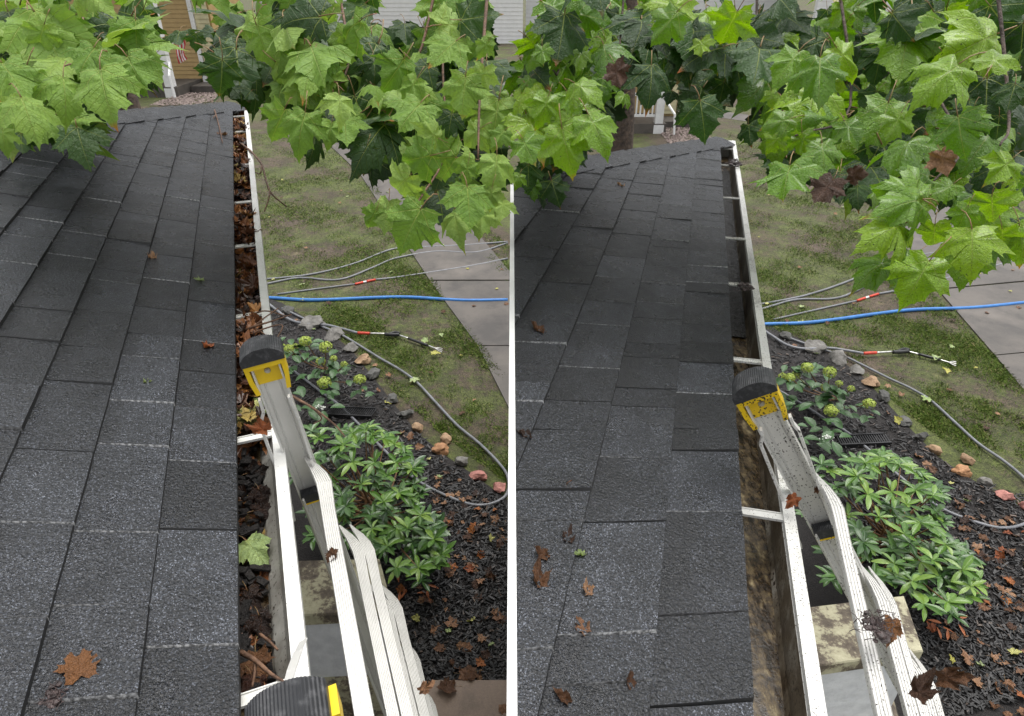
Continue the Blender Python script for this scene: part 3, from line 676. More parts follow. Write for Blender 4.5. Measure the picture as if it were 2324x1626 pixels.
# ------------------------------------------------------------------ maple trees
EXPL = {'L': [  # base x,y -> tip x,y, kind, depth
    (*Z1(545,430), *Z1(575,690), 0, 1.45), (*Z1(870,365), *Z1(945,820), 0, 1.35), (*Z1(1100,255), *Z1(1290,630), 0, 1.4), (*Z1(180,610), *Z1(330,980), 0, 1.35),
    (*Z1(10,310), *Z1(180,520), 0, 1.4), (*Z1(820,180), *Z1(670,390), 0, 1.5), (*Z1(620,150), *Z1(500,370), 0, 1.7), (*Z1(665,870), *Z1(740,1140), 1, 1.6),
    (*Z1(480,840), *Z1(480,1000), 1, 1.7), (*Z1(180,930), *Z1(190,1080), 1, 1.6), (*Z1(20,880), *Z1(40,1090), 0, 1.5), (*Z1(330,340), *Z1(250,560), 1, 1.8), (*Z1(760,600), *Z1(830,800), 1, 1.8),
    (*Z1(90,700), *Z1(130,1020), 0, 1.6), (*Z1(60,480), *Z1(20,700), 0, 1.5), (*Z1(980,150), *Z1(1080,280), 0, 1.6), (*Z1(1180,150), *Z1(1310,220), 0, 1.7), (*Z1(400,140), *Z1(300,160), 0, 1.8),
    (*Z1(1930,290), *Z1(1910,650), 1, 1.6), (*Z1(1700,60), *Z1(1700,240), 1, 1.8), (*Z1(2060,100), *Z1(1960,290), 1, 1.8), (*Z1(2180,560), *Z1(2120,640), 1, 1.7), (*Z1(1560,40), *Z1(1520,170), 1, 1.9),
    (*Z2(570,385), *Z2(480,560), 0, 1.5), (*Z2(560,150), *Z2(420,250), 0, 1.6), (*Z2(800,590), *Z2(830,880), 0, 1.3), (*Z2(510,740), *Z2(410,1060), 0, 1.3), (*Z2(475,510), *Z2(330,690), 0, 1.5), (*Z2(760,480), *Z2(620,300), 0, 1.5),
    (*Z2(1100,260), *Z2(1120,440), 1, 1.7), (*Z2(860,130), *Z2(850,330), 0, 1.6), (*Z2(1480,455), *Z2(1330,660), 0, 1.5), (*Z2(1515,660), *Z2(1310,900), 0, 1.4), (*Z2(1600,1120), *Z2(1250,1170), 0, 1.2), (*Z2(1420,1290), *Z2(1190,1500), 0, 1.25),
    (*Z2(1925,1190), *Z2(1880,1400), 0, 1.25), (*Z2(1665,975), *Z2(1500,840), 0, 1.35), (*Z2(1900,430), *Z2(1860,800), 0, 1.1), (*Z2(2065,350), *Z2(2000,610), 0, 1.1), (*Z2(1820,130), *Z2(1570,330), 0, 1.2), (*Z2(2100,120), *Z2(1990,290), 0, 1.1),
    (*Z2(2170,1110), *Z2(2150,1430), 0, 1.25), (*Z2(740,830), *Z2(690,1050), 0, 1.45), (*Z2(850,800), *Z2(860,1030), 0, 1.5), (*Z2(1000,860), *Z2(960,1130), 1, 1.6), (*Z2(1040,1060), *Z2(1000,1320), 1, 1.5), (*Z2(1080,500), *Z2(1170,600), 0, 1.5),
    (*Z2(1200,840), *Z2(1230,1020), 1, 1.6), (*Z2(330,720), *Z2(190,1020), 0, 1.4), (*Z2(1990,1160), *Z2(1850,1160), 0, 1.3), (*Z2(1780,760), *Z2(1740,1000), 1, 1.5), (*Z2(2040,880), *Z2(1850,1060), 0, 1.4), (*Z2(2240,900), *Z2(2120,1060), 0, 1.4),
    (*Z5(1590,180), *Z5(1385,555), 0, 1.15), (*Z5(1940,10), *Z5(1975,340), 0, 1.2), (*Z5(1255,185), *Z5(1170,345), 0, 1.3), (*Z5(1850,180), *Z5(1850,440), 0, 1.35), (*Z5(2130,20), *Z5(2110,230), 0, 1.25), (*Z5(2060,180), *Z5(2030,400), 0, 1.35), (*Z5(1350,120), *Z5(1300,380), 0, 1.3), (*Z5(1560,40), *Z5(1560,180), 0, 1.3), (*Z5(2220, 120), *Z5(2190,270), 0, 1.4)],
 'R': [
    (*Z3(270,170), *Z3(280,360), 0, 1.5), (*Z3(325,600), *Z3(230,900), 0, 1.4), (*Z3(545,490), *Z3(800,660), 0, 1.35), (*Z3(665,760), *Z3(870,1110), 0, 1.3), (*Z3(440,880), *Z3(540,1330), 0, 1.3), (*Z3(95,970), *Z3(210,1230), 0, 1.4),
    (*Z3(350,1340), *Z3(430,1590), 1, 1.6), (*Z3(150,1200), *Z3(150,1470), 1, 1.6), (*Z3(480,560), *Z3(610,790), 0, 1.5), (*Z3(1215,330), *Z3(1225,690), 1, 1.4), (*Z3(1640,640), *Z3(1690,1015), 1, 1.4), (*Z3(2060,850), *Z3(2080,1060), 1, 1.6),
    (*Z3(1650,110), *Z3(1650,250), 0, 1.6), (*Z3(170,440), *Z3(90,560), 0, 1.6), (*Z3(620,200), *Z3(560,380), 0, 1.6), (*Z3(800,150), *Z3(850,380), 0, 1.6), (*Z3(250,980), *Z3(230,1160), 1, 1.7), (*Z3(560,1000), *Z3(620,1200), 1, 1.7), (*Z3(1000,580), *Z3(920,680), 0, 1.6),
    (*Z3(1480,200), *Z3(1530,420), 1, 1.7), (*Z3(1900,150), *Z3(1950,350), 1, 1.7), (*Z3(1400,560), *Z3(1350,680), 1, 1.7), (*Z3(1850,480), *Z3(1800,700), 1, 1.7), (*Z3(80,1280), *Z3(40,1400), 0, 1.5),
    (*Z4(525,255), *Z4(500,710), 0, 1.3), (*Z4(340,215), *Z4(150,450), 0, 1.4), (*Z4(660,180), *Z4(850,450), 0, 1.4), (*Z4(275,800), *Z4(20,850), 0, 1.3), (*Z4(1050,190), *Z4(1010,500), 1, 1.6), (*Z4(540,1010), *Z4(570,1310), 0, 1.25), (*Z4(265,1190), *Z4(190,1560), 0, 1.25),
    (*Z4(740,830), *Z4(870,1060), 0, 1.4), (*Z4(180,940), *Z4(40,1120), 0, 1.4), (*Z4(370,920), *Z4(400,1140), 0, 1.4), (*Z4(1230,745), *Z4(1110,1000), 0, 1.4), (*Z4(1320,960), *Z4(1140,1240), 0, 1.3), (*Z4(1740,320), *Z4(1330,650), 0, 1.2), (*Z4(1720,780), *Z4(1780,1170), 0, 1.05),
    (*Z4(1860,700), *Z4(1820,940), 0, 1.1), (*Z4(2010,350), *Z4(2130,100), 0, 1.0), (*Z4(1480,1300), *Z4(1210,1230), 0, 1.25), (*Z4(1430,1510), *Z4(1040,1350), 0, 1.2), (*Z4(1690,1360), *Z4(1520,1480), 0, 1.25), (*Z4(1860,1470), *Z4(1700,1540), 0, 1.25), (*Z4(2190,1150), *Z4(1960,1400), 0, 1.2),
    (*Z4(1020,560), *Z4(860,760), 1, 1.6), (*Z4(1580,500), *Z4(1520,680), 0, 1.3), (*Z4(2220,500), *Z4(2130,760), 1, 1.3), (*Z4(2080,780), *Z4(2050,1000), 1, 1.4), (*Z4(100,560), *Z4(120,720), 0, 1.4), (*Z4(850,1380), *Z4(850,1560), 1, 1.4), (*Z4(1000,1400), *Z4(1020,1500), 0, 1.4), (*Z4(700, 1250), *Z4(700,1540), 1, 1.5),
    (*Z6(1510,110), *Z6(1200,190), 0, 1.15), (*Z6(1380,290), *Z6(1070,440), 0, 1.15), (*Z6(1560,570), *Z6(1330,965), 0, 1.05), (*Z6(1880,330), *Z6(1890,710), 0, 1.1), (*Z6(1850,160), *Z6(1760,360), 0, 1.15), (*Z6(2030,80), *Z6(2060,360), 0, 1.15), (*Z6(2110,330), *Z6(2130,560), 0, 1.2), (*Z6(1260,560), *Z6(1060,660), 0, 1.2), (*Z6(1850,480), *Z6(1790,780), 0, 1.2), (*Z6(2240,300), *Z6(2260,580), 0, 1.2), (*Z6(1450,540), *Z6(1260,760), 0, 1.15), (*Z6(1600,300), *Z6(1580,560), 0, 1.2), (*Z6(1990,380), *Z6(1940,620), 0, 1.25)]}
FILL = {'L': [([(0,25),(372,20),(378,110),(330,185),(262,225),(235,275),(170,300),(100,280),(50,300),(0,310)], 62, .1, 1.55, 2.3), ([(450,30),(660,30),(620,185),(560,205),(500,190),(455,175)], 34, 1, 1.7, 2.4), ([(610,25),(1140,25),(1140,470),(1060,460),(960,430),(880,395),(800,335),(650,300),(600,235)], 140, .45, 1.5, 2.4)],
        'R': [([(1180,25),(1405,25),(1385,190),(1400,270),(1320,330),(1280,400),(1205,430),(1180,430)], 60, .2, 1.55, 2.3), ([(1400,25),(1735,25),(1725,190),(1600,225),(1540,215),(1450,175)], 50, 1, 1.6, 2.4), ([(1730,25),(2320,25),(2320,540),(2220,500),(2000,430),(1900,420),(1770,380),(1700,280)], 130, .4, 1.4, 2.4)]}
TRUNK = {'L': (300, 9.0), 'R': (1402, 9.0)}
GAP = {'L': [(376, 85), (440, 85), (472, 140), (475, 238), (270, 240), (380, 160)], 'R': [(1432, 200), (1545, 205), (1560, 318), (1425, 318)]}
trees = {}
for s in 'LR':
    px, dist = TRUNK[s]; base = atd(px, 300, dist / (FW[1])); bx, by = base[0]*.93, base[1]*.93
    tr = empty('maple_tree', (bx, by, 0), 'maple tree hanging ' + ('light green leaves over the clogged gutter roof' if s == 'L' else 'glossy rain-wet leaves over the cleaned gutter roof'), 'tree'); trees[s] = tr
    mb = MB(); zs = [0, .15, .5, 1.2, 2.2, 3.2, 4.3, 5.6]; rr = [.32, .26, .22, .19, .175, .165, .15, .11]
    mb.tube([V3(bx + .06*math.sin(z_*1.3), by + .05*math.cos(z_), z_) for z_ in zs], rr, 14)
    mb.build('trunk', m_bark, tr, True)
    tx = -1 if s == 'L' else 1
    # limbs over the roof, above the frame, then twigs down into the sprays
    sprays = [(180, 60, 1.9), (560, 40, 2.1), (760, 60, 1.9), (980, 90, 1.7)] if s == 'L' else [(1290, 60, 1.9), (1620, 40, 2.0), (1900, 60, 1.8), (2180, 80, 1.6)]
    for (qx, qy, dd) in sprays:
        top = atd(qx, -90, dd); p0 = V3(bx, by, 3.9)
        mid = (p0 + top) / 2 + V3(0, 0, .55)
        mb = MB(); pts = spline([p0, p0*.6 + top*.4 + V3(0, 0, .42), mid*.55 + top*.45 + V3(.12, 0, .12), top], 8); mb.tube(pts, list(np.linspace(.055, .006, len(pts))), 7); mb.build('limb', m_bark, tr, True)
    tw = {'L': [[(1000,-80,1.8), (945,136,1.75), (874,129,1.8), (820,160,1.8)], [(760,-80,1.9), (790,150,1.7), (712,197,1.6)], [(1010,20,2.0), (1005,150,1.9), (1010,340,1.6), (945,465,1.25)], [(1110,-60,1.5),(1090,200,1.4),(1085,360,1.35)], [(560,-60,2.1), (630,110,2.0), (640,170,2.0)], [(180,-60,1.9),(190,120,1.7),(148,150,1.6)], [(840,160,1.8),(770,190,1.7)]],
          'R': [[(2060,-80,1.8), (2040,130,1.75), (1962,206,1.7)], [(2190,-80,1.7), (2040,100,1.6), (2100,175,1.5), (2180,330,1.3), (2120,410,1.2)], [(1300,-60,1.9), (1270,150,1.7), (1255,160,1.6)], [(1900,-60,1.8), (1930,240,1.6), (1805,308,1.4)], [(1720,-80,2.0), (1715,190,1.9), (1726,265,1.9)], [(2260,-60,1.4),(2290,260,1.3),(2270,330,1.2)], [(1420,-60,1.9),(1400,190,1.8)]]}[s]
    for pl in tw:
        mb = MB(); pts = spline([atd(*q) for q in pl], 5); mb.tube(pts, list(np.linspace(.0045, .002, len(pts))), 5); mb.build('twig', m_twig if s == 'L' else m_bark, tr, True)
    nleaf = 0
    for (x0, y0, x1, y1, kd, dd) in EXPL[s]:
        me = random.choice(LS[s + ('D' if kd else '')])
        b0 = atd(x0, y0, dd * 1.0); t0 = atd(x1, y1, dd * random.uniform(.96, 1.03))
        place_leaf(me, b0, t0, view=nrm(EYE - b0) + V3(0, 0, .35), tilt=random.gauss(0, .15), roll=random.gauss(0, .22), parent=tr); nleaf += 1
    for poly, n, pd, d0, d1 in FILL[s]:
        got = 0
        for k in range(n*12):
            if nleaf >= 299 or got >= n: break
            x, y = rpoly(poly); dd = random.uniform(d0, d1); a = random.gauss(0, .75); L = random.uniform(70, 125) * 1.5 / dd
            if y < 62 and random.random() < .7: continue
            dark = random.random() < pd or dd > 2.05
            xt, yt = x + L*math.sin(a), y + L*math.cos(a)
            if s == 'L' and xt > 1140: continue
            if s == 'R' and (xt < 1185): continue
            if not inpoly(xt, yt - 45, poly) and yt > 120: continue
            hw_ = .5*L; cxm, cym = (x+xt)/2, (y+yt)/2
            if any(inpoly(qx, qy, GAP[s]) for qx, qy in ((x, y), (xt, yt), (cxm-hw_, cym), (cxm+hw_, cym), (cxm, cym), (xt-hw_*.4, yt-20), (xt+hw_*.4, yt-20))): continue
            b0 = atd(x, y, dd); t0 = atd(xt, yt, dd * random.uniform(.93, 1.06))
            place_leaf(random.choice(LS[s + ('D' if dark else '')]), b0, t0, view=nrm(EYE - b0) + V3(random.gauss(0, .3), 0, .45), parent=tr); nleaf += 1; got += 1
    bm = bmesh.new(); upl = [p for f_ in FILL[s] for p in [f_[0]]]
    spans = [(-20, 345), (450, 640), (610, 1125)] if s == 'L' else [(1195, 1400), (1400, 1720), (1730, 2340)]
    for k in range(96):
        a_, b_ = random.choices(spans, [q[1]-q[0] for q in spans])[0]; x = random.uniform(a_, b_); y = random.uniform(-75, 70); dd = random.uniform(1.5, 2.5)
        if math.sin(x*.019 + (1 if s == 'L' else 3)) + .5*math.sin(x*.047) < -.55: continue
        an = random.gauss(0, .7); L = random.uniform(75, 125)*1.5/dd; b0 = atd(x, y, dd); t0 = atd(x + L*math.sin(an), y + L*math.cos(an), dd*random.uniform(.95, 1.05))
        if s == 'L' and x + L*math.sin(an) > 1135: continue
        if s == 'R' and x + L*math.sin(an) < 1190: continue
        if any(inpoly((x + L*math.sin(an)*q_) + e_, (y + L*math.cos(an)*q_), GAP[s]) for q_ in (0, .5, 1) for e_ in (-45, 0, 45)): continue
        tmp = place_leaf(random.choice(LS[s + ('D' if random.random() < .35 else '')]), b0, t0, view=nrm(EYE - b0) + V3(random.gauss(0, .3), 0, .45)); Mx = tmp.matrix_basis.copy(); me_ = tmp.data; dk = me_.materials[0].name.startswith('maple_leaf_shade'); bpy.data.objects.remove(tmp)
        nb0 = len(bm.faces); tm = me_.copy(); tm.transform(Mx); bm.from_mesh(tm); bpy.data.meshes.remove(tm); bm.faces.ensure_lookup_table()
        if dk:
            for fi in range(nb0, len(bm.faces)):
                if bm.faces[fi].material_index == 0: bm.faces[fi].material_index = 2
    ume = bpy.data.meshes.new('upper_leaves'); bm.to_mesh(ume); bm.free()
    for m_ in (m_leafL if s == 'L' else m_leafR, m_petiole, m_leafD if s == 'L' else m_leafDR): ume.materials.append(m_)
    uo = link('upper_leaves', ume, tr); uo['kind'] = 'stuff'
    # the rest of the crown, above and behind: more leaves than can be counted
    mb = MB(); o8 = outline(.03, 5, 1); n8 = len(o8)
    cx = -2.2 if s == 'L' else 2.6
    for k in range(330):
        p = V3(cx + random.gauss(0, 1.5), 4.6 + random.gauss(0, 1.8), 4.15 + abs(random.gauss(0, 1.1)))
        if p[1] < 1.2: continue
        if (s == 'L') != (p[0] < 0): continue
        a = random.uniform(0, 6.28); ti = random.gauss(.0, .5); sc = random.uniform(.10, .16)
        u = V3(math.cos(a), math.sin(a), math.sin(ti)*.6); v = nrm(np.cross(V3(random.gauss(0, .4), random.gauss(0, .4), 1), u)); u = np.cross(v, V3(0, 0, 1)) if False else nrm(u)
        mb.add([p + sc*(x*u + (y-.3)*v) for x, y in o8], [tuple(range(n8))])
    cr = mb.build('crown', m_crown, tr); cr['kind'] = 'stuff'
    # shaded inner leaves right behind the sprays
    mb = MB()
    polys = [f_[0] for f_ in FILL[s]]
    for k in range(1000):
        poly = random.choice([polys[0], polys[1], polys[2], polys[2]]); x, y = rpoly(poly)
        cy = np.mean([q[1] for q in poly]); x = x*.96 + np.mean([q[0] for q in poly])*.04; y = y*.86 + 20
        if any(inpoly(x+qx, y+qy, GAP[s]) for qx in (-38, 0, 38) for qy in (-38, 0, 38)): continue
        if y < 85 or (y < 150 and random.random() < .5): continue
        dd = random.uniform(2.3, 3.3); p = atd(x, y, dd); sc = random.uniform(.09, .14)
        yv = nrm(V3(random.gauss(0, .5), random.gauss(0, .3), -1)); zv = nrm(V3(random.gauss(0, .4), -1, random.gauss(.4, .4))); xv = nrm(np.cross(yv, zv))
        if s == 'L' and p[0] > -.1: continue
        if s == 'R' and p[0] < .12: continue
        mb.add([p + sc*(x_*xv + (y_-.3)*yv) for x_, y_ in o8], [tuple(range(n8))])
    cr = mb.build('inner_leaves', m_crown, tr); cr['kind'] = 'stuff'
for (b0, t0, col, lab, dd) in [(Z4(640,1330), Z4(450,1570), 'brown', 'large red-brown dead leaf caught among the wet green leaves', 1.2), (Z4(1570,1080), Z4(1650,1320), 'tan', 'greyish brown withered leaf hanging in the wet maple spray', 1.15), (Z4(770,1290), Z4(960,1290), 'brown', 'small dark shrivelled leaf between wet maple leaves', 1.25), (Z3(900,330), Z3(960,570), 'brown', 'dark curled dead leaf hanging before the maple trunk', 1.3)]:
    o = place_leaf(random.choice(DEAD[col]), atd(*b0, dd), atd(*t0, dd), roll=.2, tilt=.1, name='dead_leaf'); tag(o, lab, 'leaf', 'dead leaves in the maple')

# ------------------------------------------------------------------ ladders
LAD = {'L': dict(u=.496, un=-.318, v0=.096, w0=.214, lean=.115, rung=(.166, -.045, .21)),
       'R': dict(u=.379, un=-.402, v0=.004, w0=.203, lean=.64, rung=(.176, .033, .62))}
def ladder(s):
    f = FR[s]; D = LAD[s]; al = m_aluL if s == 'L' else m_aluR; ye = m_yelL if s == 'L' else m_yelR
    wz = -f.A[2]; K = .79
    foot = f.lad((D['u']+D['un'])/2, D['v0'] + D['lean']*2.6, wz)
    root = empty('ladder', foot, 'aluminium multi-position ladder, ' + ('fairly clean, leaning on the leaf-clogged gutter' if s == 'L' else 'spattered with mud, leaning on the cleaned-out gutter'), 'ladder')
    e, a, z = f.e, f.af, f.z
    rd = nrm(a*D['lean'] - z); q = nrm(np.cross(e, rd));  q = q if q @ a > 0 else -q      # along the rail, across the web
    def rail(u, sgn, nm, tlen, start, wdt, off, seg_u=0):
        top = f.lad(u, D['v0'], D['w0']) + rd*start + q*off + e*seg_u
        mb = MB(); t_ = .0024; fl = .022; hw = wdt/2
        prof = [(-hw, 0), (hw, 0), (hw, -sgn*fl), (hw-t_*1.6, -sgn*fl), (hw-t_*1.6, -sgn*t_*1.6), (hw-.012, -sgn*t_*1.6), (hw-.014, -sgn*t_*2.4), (hw-.017, -sgn*t_), (-hw+.017, -sgn*t_), (-hw+.014, -sgn*t_*2.4), (-hw+.012, -sgn*t_*1.6), (-hw+t_*1.6, -sgn*t_*1.6), (-hw+t_*1.6, -sgn*fl), (-hw, -sgn*fl)]
        mb.strip(prof, top, top + rd*tlen, q, e); return mb.build(nm, al, root, fixn=True), top
    tot = (D['w0'] - wz) / abs(rd[2]) - .01
    for nm, u, sgn in (('far', D['u'], 1), ('near', D['un'], -1)):
        o, top = rail(u, sgn, 'side_rail', 1.3, 0, .058, 0)
        o2, top2 = rail(u, sgn, 'side_rail', tot - .345, .345, .050, .003, -sgn*.025)
        # yellow boot with ears and a screw
        T = top
        cap = MB()
        cap.cbox(T + rd*.020 - e*sgn*.004, q*.030, rd*.024, e*.005)
        for sg in (-1, 1):
            vs = []
            for t0, dq in ((-.014, .041 + (.010 if nm == 'near' else 0)), (.026, .040 + (.008 if nm == 'near' else 0)), (.058, .035)):
                c_ = T + rd*t0 + q*sg*dq
                vs += [c_ - q*sg*.009 - e*sgn*.028, c_ - e*sgn*.028, c_ + e*.008*sgn, c_ - q*sg*.009 + e*.008*sgn]
            cap.add(vs, [(4*i+j, 4*i+(j+1) % 4, 4*i+4+(j+1) % 4, 4*i+4+j) for i in range(2) for j in range(4)] + [(0, 1, 2, 3), (8, 9, 10, 11)])
        cap.cbox(T - rd*.010 - e*sgn*.010, q*.0405, rd*.008, e*.019)
        boot = cap.build('end_boot', ye, root, fixn=True)
        sc = MB(); cc_ = T + rd*.016 - e*sgn*.0095
        for r_, h_ in ((.0068, .0), (.0042, .002)):
            sc.add([cc_ - e*sgn*h_ + r_*(math.cos(k*math.pi/6)*q + math.sin(k*math.pi/6)*rd) for k in range(12)] + [cc_ - e*sgn*(h_+.002) + r_*.8*(math.cos(k*math.pi/6)*q + math.sin(k*math.pi/6)*rd) for k in range(12)], [tuple(range(12, 24))] + [(k, (k+1) % 12, 12+(k+1) % 12, 12+k) for k in range(12)])
        sc.build('screw', m_steel, boot, fixn=True)
        # ribbed rubber top
        rb = MB(); n = 44; prof = []
        for k in range(n + 1):
            x_ = -.0425 + .085*k/n; h_ = .029*(1 - (abs(x_)/.049)**2.6) + (.0007 if k % 2 else -.0005)
            prof.append((x_, h_))
        prof = [(-.0425, -.004)] + prof + [(.0425, -.004)]
        rb.strip(prof, T - rd*.0175 - e*.032, T - rd*.0175 + e*.030, q, -rd)
        rb.build('rubber_tip', m_rub, boot, fixn=True)
        # small cap of the sliding section
        sb = MB(); n = 30; prof = [(-.027, -.018)] + [(-.027 + .054*k/n, .004 + (.0012 if k % 2 else -.0004)) for k in range(n+1)] + [(.027, -.018)]
        sb.strip(prof, top2 - e*.013, top2 + e*.013, q, -rd); scap = sb.build('section_cap', m_rub, root, fixn=True)
        yb = MB(); yb.cbox(top2 + rd*.020, q*.0275, rd*.0020, e*.0135); yb.build('yellow_band', ye, scap)
    # rungs
    v1, w1, ln = D['rung']; sp = .227
    ua, ub = D['u'] - .005, D['un'] + .005
    def rung(v, w_, wd, nm='rung', flare=.9):
        mb = MB(); n = 7 if s == 'L' else 4; prof = []
        for k in range(n):
            x0 = -.5 + k/n
            prof += [(x0, .08), (x0 + .52/n, .08), (x0 + .64/n, -.05), (x0 + .9/n, -.05)]
        prof.append((.5, .08))
        prof = prof + [(.53, -.12), (.46, -.75), (.2, -.95), (-.2, -.95), (-.46, -.75), (-.53, -.12)]
        tilt = .20; fx = nrm(a*math.cos(tilt) - z*math.sin(tilt)*.4); fy = nrm(np.cross(fx, e)); fy = fy if fy[2] > 0 else -fy
        st = [(0, .18, -.030), (.02, .42, -.024), (.05, .80, -.013), (.085, 1.10, -.004), (.12, 1.16, .001), (.17, 1.06, .001), (.23, 1.0, 0), (.5, 1.0, 0), (.80, 1.0, 0), (.88, 1.08, 0), (.94, 1.16, -.003), (.975, .8, -.012), (1, .3, -.024)]
        m_ = len(prof); vs = []
        for t_, sc, dv in st:
            c_ = f.lad(ua + (ub-ua)*t_, v + dv, w_ - dv*.15)
            vs += [c_ + fx*p_[0]*wd*sc + fy*p_[1]*wd*.9*min(sc, 1.0) for p_ in prof]
        fs = [(i*m_+j, i*m_+(j+1) % m_, (i+1)*m_+(j+1) % m_, (i+1)*m_+j) for i in range(len(st)-1) for j in range(m_)] + [tuple(range(m_)), tuple(range((len(st)-1)*m_, len(st)*m_))]
        mb.add(vs, fs); return mb.build(nm, al, root, fixn=True)
    k = 0
    while w1 - sp*k > wz + .12:
        w_ = w1 - sp*k; v = v1 + sp*k*ln if k < 3 else v1 + sp*(2*ln + (k-2)*D['lean']*1.15)
        if s == 'L':
            rung(v, w_, .027 if k == 0 else .022)
            if k >= 1: rung(v + .025, w_ - .006, .021)
        else:
            rung(v, w_, .021)
            if k >= 1: rung(v + .020, w_ - .004, .013)
        k += 1
    # spreader straps hugging the rails
    def bar(px, u, wd, th, pts=None):
        P = pts or [onu(s, *p_, u) for p_ in px]
        mb = MB()
        for i in range(len(P)-1):
            t_ = nrm(P[i+1]-P[i]); n_ = nrm(np.cross(t_, e)); mb.cbox((P[i]+P[i+1])/2, t_*(np.linalg.norm(P[i+1]-P[i])/2+.0015), n_*wd/2, e*th/2)
        return mb.build('strap', al, root)
    if s == 'L':
        bar([(589, 908), (598, 935), (591, 966), (640, 1098), (662, 1152), (668, 1178)], D['u']-.04, .005, .014)
        bar([(656, 900), (668, 926), (678, 950), (706, 1038), (733, 1128)], D['u']-.04, .005, .014)
        bar(None, 0, .013, .003, pts=[onw(s, 688, 1455, .095), onw(s, 676, 1480, .11), onw(s, 662, 1520, .14), onw(s, 650, 1566, .16)])
    else:
        bar([(1727, 975), (1731, 988), (1726, 1008), (1783, 1150), (1817, 1240)], D['u']-.04, .005, .014)
        bar([(1793, 945), (1800, 962), (1812, 975), (1850, 1080), (1891, 1192)], D['u']-.04, .005, .014)
    return root
for s in 'LR': ladder(s)

# ------------------------------------------------------------------ lichen pier under the ladder
for s in 'LR':
    zt = 1.0
    q = [G(s, 640, 1273, zt), G(s, 861, 1267, zt), G(s, 893, 1386, zt), G(s, 660, 1398, zt)]
    x0 = min(p[0] for p in q); ctr = sum(q)/4; root = empty('porch_pier', (ctr[0], ctr[1], 0), 'white painted masonry pier with lichened stone cap behind the ' + ('clean' if s == 'L' else 'muddy') + ' ladder', 'pier')
    mb = MB(); bm = None
    vs = [V3(p[0], p[1], zt) for p in q]; lo = [V3(p[0], p[1], zt-.07) for p in q]
    inn = [p + (ctr-p)*.03 for p in vs]; inn = [V3(p[0], p[1], zt) for p in inn]; vs = [V3(p[0], p[1], zt-.008) for p in vs]
    mb.add(inn + vs + lo, [(0, 1, 2, 3)] + [(i, i+4, (i+1) % 4+4, (i+1) % 4) for i in range(4)] + [(i+4, i+8, (i+1) % 4+8, (i+1) % 4+4) for i in range(4)])
    mb.build('cap_stone', m_lichen, root, fixn=True)
    def ring(k, z_): return [V3(*(ctr + (p-ctr)*k)[:2], z_) for p in q]
    mb = MB(); A_, B_ = ring(.93, zt-.07), ring(.93, .5); mb.add(A_ + B_, [(i, i+4, (i+1) % 4+4, (i+1) % 4) for i in range(4)]); mb.build('shaft', m_whitewall, root, fixn=True)
    mb = MB(); A_, B_, C_ = ring(1.10, .52), ring(1.16, .50), ring(1.16, 0); mb.add(A_ + B_ + C_, [(0, 1, 2, 3)] + [(i+o_, i+4+o_, (i+1) % 4+4+o_, (i+1) % 4+o_) for i in range(4) for o_ in (0, 4)]); mb.build('plinth', m_lichen, root, fixn=True)

# ------------------------------------------------------------------ stones along the bed
def stone(name, c, rx, ry, rz, mat, seed):
    rz *= .8
    bm = bmesh.new(); bmesh.ops.create_icosphere(bm, subdivisions=3, radius=1); r = random.Random(seed)
    pl = [(nrm(V3(r.gauss(0, 1), r.gauss(0, 1), r.gauss(.2, .7))), r.uniform(.5, .88)) for _ in range(13)]; ph = [r.uniform(0, 6) for _ in range(3)]; rot = r.uniform(0, 3.1)
    for v in bm.verts:
        p = np.array(v.co)
        for n_, d_ in pl:
            k = p @ n_
            if k > d_: p = p - n_*(k-d_)*.85
        p *= 1 + .06*math.sin(4*p[0]+ph[0])*math.sin(4*p[1]+ph[1]) + .03*math.sin(9*p[2]+8*p[0]+ph[2])
        p = p * (1 + .30*mnoise.noise(Vector(p*1.7 + ph[0])) + .13*mnoise.noise(Vector(p*4.5 + ph[1])))
        x, y = p[0]*rx, p[1]*ry; v.co = (c[0]+x*math.cos(rot)-y*math.sin(rot), c[1]+x*math.sin(rot)+y*math.cos(rot), c[2]+p[2]*rz)
    me = bpy.data.meshes.new(name); bm.to_mesh(me); bm.free(); me.materials.append(mat)
    me.polygons.foreach_set('use_smooth', [True]*len(me.polygons)); me.set_sharp_from_angle(angle=.6) if hasattr(me, 'set_sharp_from_angle') else None
    return link(name, me)
SL = [(652, 703, 40, 'dark', 'small dark stone nearest the coupled hoses'), (710, 733, 58, 'grey', 'flat grey stone under the wand hose'), (757, 757, 66, 'grey', 'long grey slab stone by the red wand tape'), (795, 789, 42, 'grey', 'pinkish grey wedge stone where the long hose starts'),
      (822, 815, 46, 'tan', 'tan brown stone above the dark pair'), (848, 848, 46, 'dark', 'dark grey stone beside the last hydrangea head'), (889, 905, 42, 'dark', 'dark half-buried stone in the middle of the edging'), (920, 938, 38, 'dark', 'small sunken grey stone under the yellow weed'), (946, 968, 44, 'tan', 'sloping brown stone above the squared block'),
      (1011, 992, 38, 'tan', 'squared tan block set back on the lawn side'), (1002, 1018, 48, 'orange', 'orange stone beneath the squared tan block'), (1050, 1046, 42, 'grey', 'round grey-green stone between orange and pink stones'), (1089, 1078, 48, 'pink', 'round pink stone next to the grey-green one'), (1130, 1105, 40, 'pink', 'pale pink stone at the hose bend')]
